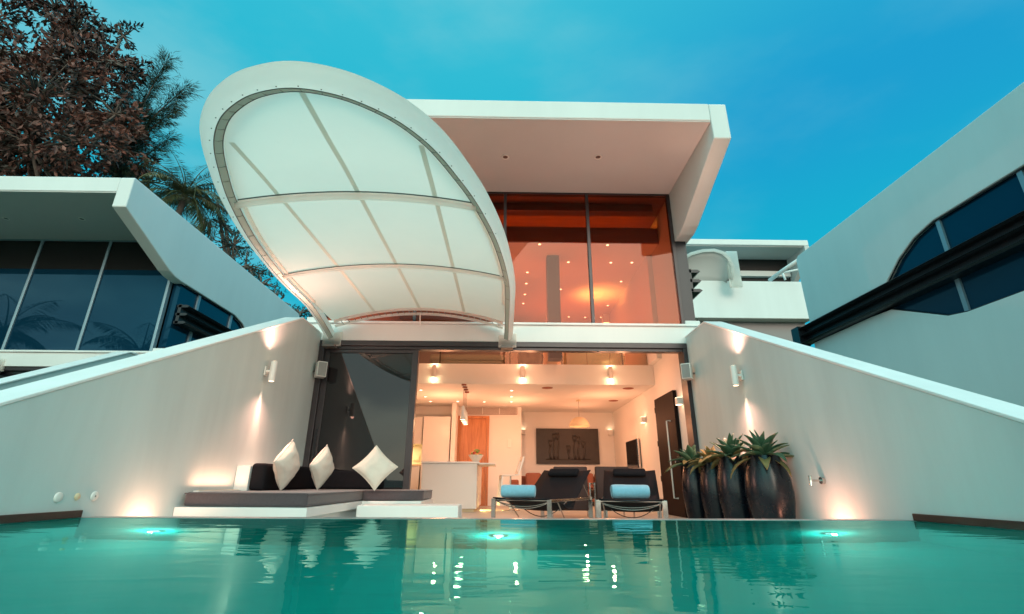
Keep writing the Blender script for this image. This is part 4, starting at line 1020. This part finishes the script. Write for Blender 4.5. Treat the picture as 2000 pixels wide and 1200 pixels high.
# ------------------------------------------------------------------ trees
def leaf_quad(mb, p, d, up, l, w_):
    s = d.cross(up); s = s.normalized() if s.length > 1e-6 else Vector((1, 0, 0))
    a = p; b = p+d*l*.5+s*w_*.5; c = p+d*l-up*l*.12; e = p+d*l*.5-s*w_*.5
    mb.add([a, b, c, e], [(0, 1, 2, 3)])
def rvec(rng):
    while True:
        v = Vector((rng.uniform(-1, 1), rng.uniform(-1, 1), rng.uniform(-1, 1)))
        if .05 < v.length < 1: return v
def broadleaf(base, blobs, mt, label, seed, twigs=60, leaf=.24, lw=.09, per=15, cat='tree', group=None, name='broadleaf_tree', trunk_r=.32):
    rng = random.Random(seed); root = empty(name, base); base = Vector(base)
    cr = MB(); tk = MB()
    cen = sum((Vector(c) for c, r in blobs), Vector())/len(blobs)
    fork = base.lerp(cen, .55)
    tk.tube([base-base, (base.lerp(fork, .5)-base)+Vector((.2, 0, 0)), fork-base], [trunk_r*1.2, trunk_r, trunk_r*.8], 10)
    for c, r in blobs:
        c = Vector(c)-base; f = fork-base
        mid = f.lerp(c, .5)+Vector((rng.uniform(-.5, .5), rng.uniform(-.5, .5), rng.uniform(-.2, .6)))
        tk.tube([f, mid, c], [trunk_r*.5, trunk_r*.32, trunk_r*.16], 7)
        nt_ = int(twigs*(r/1.5)**2)
        subs = [c+rvec(rng)*r*.95 for q in range(11)]
        for sb in subs: tk.tube([c, c.lerp(sb, .5)+rvec(rng)*.12*r, sb], [trunk_r*.16, trunk_r*.11, trunk_r*.05], 5, cap=False)
        for k in range(nt_):
            v = rvec(rng)
            tip = rng.choice(subs)+v*r*.42; v = (tip-c)/r
            st = c+v*r*.25
            if rng.random() < .5: tk.tube([st if rng.random() < .5 else c, st.lerp(tip, .5)+rvec(rng)*.15, tip], [.045, .03, .010], 4, cap=False)
            outd = (tip-c).normalized()
            for q in range(per):
                dd = (outd*.6+rvec(rng)*.9+Vector((0, 0, -.15))).normalized()
                p = tip+rvec(rng)*.28*(r/1.5)**.5
                leaf_quad(cr, p, dd, rvec(rng).normalized(), leaf*rng.uniform(.7, 1.25), lw*rng.uniform(.8, 1.3))
    cr.build('crown', mt, root); tk.build('trunk', 'bark', root, smooth=True)
    tag(root, label, cat, group); return root
def bl_(items, Y): 
    o = []
    for u, v, r, dy in items:
        p = at(u, v, Y+dy); dep = (p-EYE).length*.93
        o.append((tuple(p), r/952*dep))
    return o
broadleaf((-19.5, 20, 1.5), bl_([(-20,150,90,0),(70,190,85,-1),(160,150,60,0),(150,60,50,.5),(110,20,48,1),(215,120,45,0),(60,290,80,-1),(150,280,75,0),(225,225,42,0),(-30,300,80,0),(-20,40,45,0),(232,290,45,1),(45,110,50,-.5),(240,70,20,.6)], 18), 'leaf_red', 'big russet broadleaf tree at the upper left behind the left villa', 4, twigs=42, leaf=.31, lw=.12, per=17)
# feathery casuarina
def casuarina(base, sprays, label, seed, tipr=1.0):
    rng = random.Random(seed); root = empty('casuarina_tree', base); b = Vector(base); cr = MB(); tk = MB()
    top = max((Vector(s[0]) for s in sprays), key=lambda v: v.z)-b
    tk.tube([(0, 0, 0), top*.45+Vector((-.4, 0, 0)), top*.8+Vector((-.9, 0, 0))], [.22, .12, .02], 8)
    for (tip, root_t) in sprays:
        tip = Vector(tip)-b; st = top*root_t*.78+Vector((-.85, 0, 0)); mid = st.lerp(tip, .55)+Vector((0, 0, .4))
        pts = [st, st.lerp(mid, .5), mid, mid.lerp(tip, .5), tip]; tk.tube(pts, [.07, .05, .035, .022, .008], 5)
        for k in range(190):
            t = .10+.90*rng.random(); i = min(3, int(t*4)); p = pts[i].lerp(pts[i+1], t*4-i)
            ax = (pts[i+1]-pts[i]).normalized()
            dd = (ax*1.0+rvec(rng)*.75+Vector((0, 0, -.35))).normalized()
            l2 = rng.uniform(.4, 1.05)*(1.15-.4*t)
            e = p+dd*l2
            for q in range(9):
                pp = p.lerp(e, rng.random()); d3 = (dd+rvec(rng)*.55+Vector((0, 0, -.5))).normalized()
                leaf_quad(cr, pp, d3, rvec(rng).normalized(), rng.uniform(.22, .42), .022)
    cr.build('crown', 'leaf_olive', root); tk.build('trunk', 'bark', root, smooth=True)
    tag(root, label, 'tree'); return root
sp = []
for u, v, rt in ((325,118,.95),(362,172,.9),(300,150,.9),(340,215,.85),(250,180,.9),(290,230,.85),(330,270,.75),(260,280,.8),(240,330,.7),(215,260,.8),(235,215,.85)):
    sp.append((tuple(at(u, v, 20+random.uniform(-1, 1))), rt))
casuarina((-18.2, 21, 2), sp, 'feathery dark green tree between the russet tree and the palm', 8)
# coconut palm
def palm(base, top, n, fl, label, seed, name='coconut_palm', group=None):
    rng = random.Random(seed); root = empty(name, base); b = Vector(base); t = Vector(top)-b
    MB().tube([(0, 0, 0), t*.4+Vector((.25, 0, 0)), t*.75+Vector((.15, 0, 0)), t], [.22, .16, .14, .12], 10).build('trunk', 'bark', root, smooth=True)
    cr = MB()
    for k in range(n):
        a = k*2.399; el = R(75-105*(k/n)+rng.uniform(-8, 8)); l = fl*rng.uniform(.85, 1.12)
        h = Vector((math.cos(a), math.sin(a), 0)); sd = Vector((-math.sin(a), math.cos(a), 0)); e = el; p = t.copy(); pts = [p.copy()]; S = 14; dirs = []
        dr = R(95)*rng.uniform(.8, 1.2)
        for i in range(S):
            d = h*math.cos(e)+Vector((0, 0, math.sin(e))); dirs.append(d); p = p+d*(l/S); pts.append(p.copy()); e -= dr/S
        cr.tube(pts, [.028-.0016*i for i in range(S+1)], 4, cap=False)
        for i in range(2, S+1):
            d = dirs[min(i, S)-1]
            for sub in range(4):
                q = pts[i-1].lerp(pts[i], sub/4); tt = (i+sub/4)/S; ll = .62*fl/2.3*math.sin(min(1, .12+tt*.95)*math.pi)**.5*(1 if tt < .9 else .7)
                for s in (-1, 1):
                    dd = (sd*s*.85+d*.55+Vector((0, 0, -.45))+rvec(rng)*.12).normalized(); leaf_quad(cr, q, dd, Vector((0, 0, 1)), ll*rng.uniform(.85, 1.1), .035)
    cr.build('crown', 'leaf_palm', root)
    nuts = MB()
    for k in range(6): nuts.lathe([(.001, -.12), (.09, -.06), (.1, 0), (.07, .09), (.001, .12)], 10, tuple(t+Vector((math.cos(k)*.18, math.sin(k)*.18, -.2))))
    nuts.build('coconuts', 'bark', root, smooth=True)
    tag(root, label, 'palm', group); return root
pt = at(360, 385, 20)
palm((pt.x-.3, 18.6, 3), tuple(at(362, 382, 18.5)), 30, 2.75, 'coconut palm crown rising behind the left villa roof slope', 21)
# trees behind the left villa fin, under the canopy
broadleaf((-11.5, 21, 2), bl_([(455,480,34,0),(480,520,34,0),(440,440,26,0),(510,555,32,0),(545,590,30,0),(425,400,20,0),(585,612,26,0),(470,560,30,1)], 20), 'leaf_green', 'dark small-leaved tree in the gap between left villa and canopy', 9, twigs=100, leaf=.16, lw=.05, per=14)
broadleaf((-16.2, 22.5, 3), bl_([(290,355,32,0),(262,335,34,0),(400,440,22,0),(240,350,26,0)], 22), 'leaf_green', 'dark green tree filling in behind the palm, just above the left villa roof', 10, twigs=60, leaf=.2, lw=.06, per=14)
# garden behind the camera, mirrored in the glass
for k, (x, y, h, n) in enumerate(((-13.2, 3.4, 4.5, 18), (-17.0, 4.6, 4.9, 18), (9, -14, 7.5, 22), (13, -11, 8.5, 22))):
    palm((x, y, -.6), (x+.3, y, h), n, 2.4, ['low palm on the terrace before the left villa, mirrored in its glass', 'second low palm before the left villa, farther left', 'palm in the seaward garden, right of the pool', 'tallest palm in the seaward garden, far right'][k], 40+k, group='palms of the seaward garden')
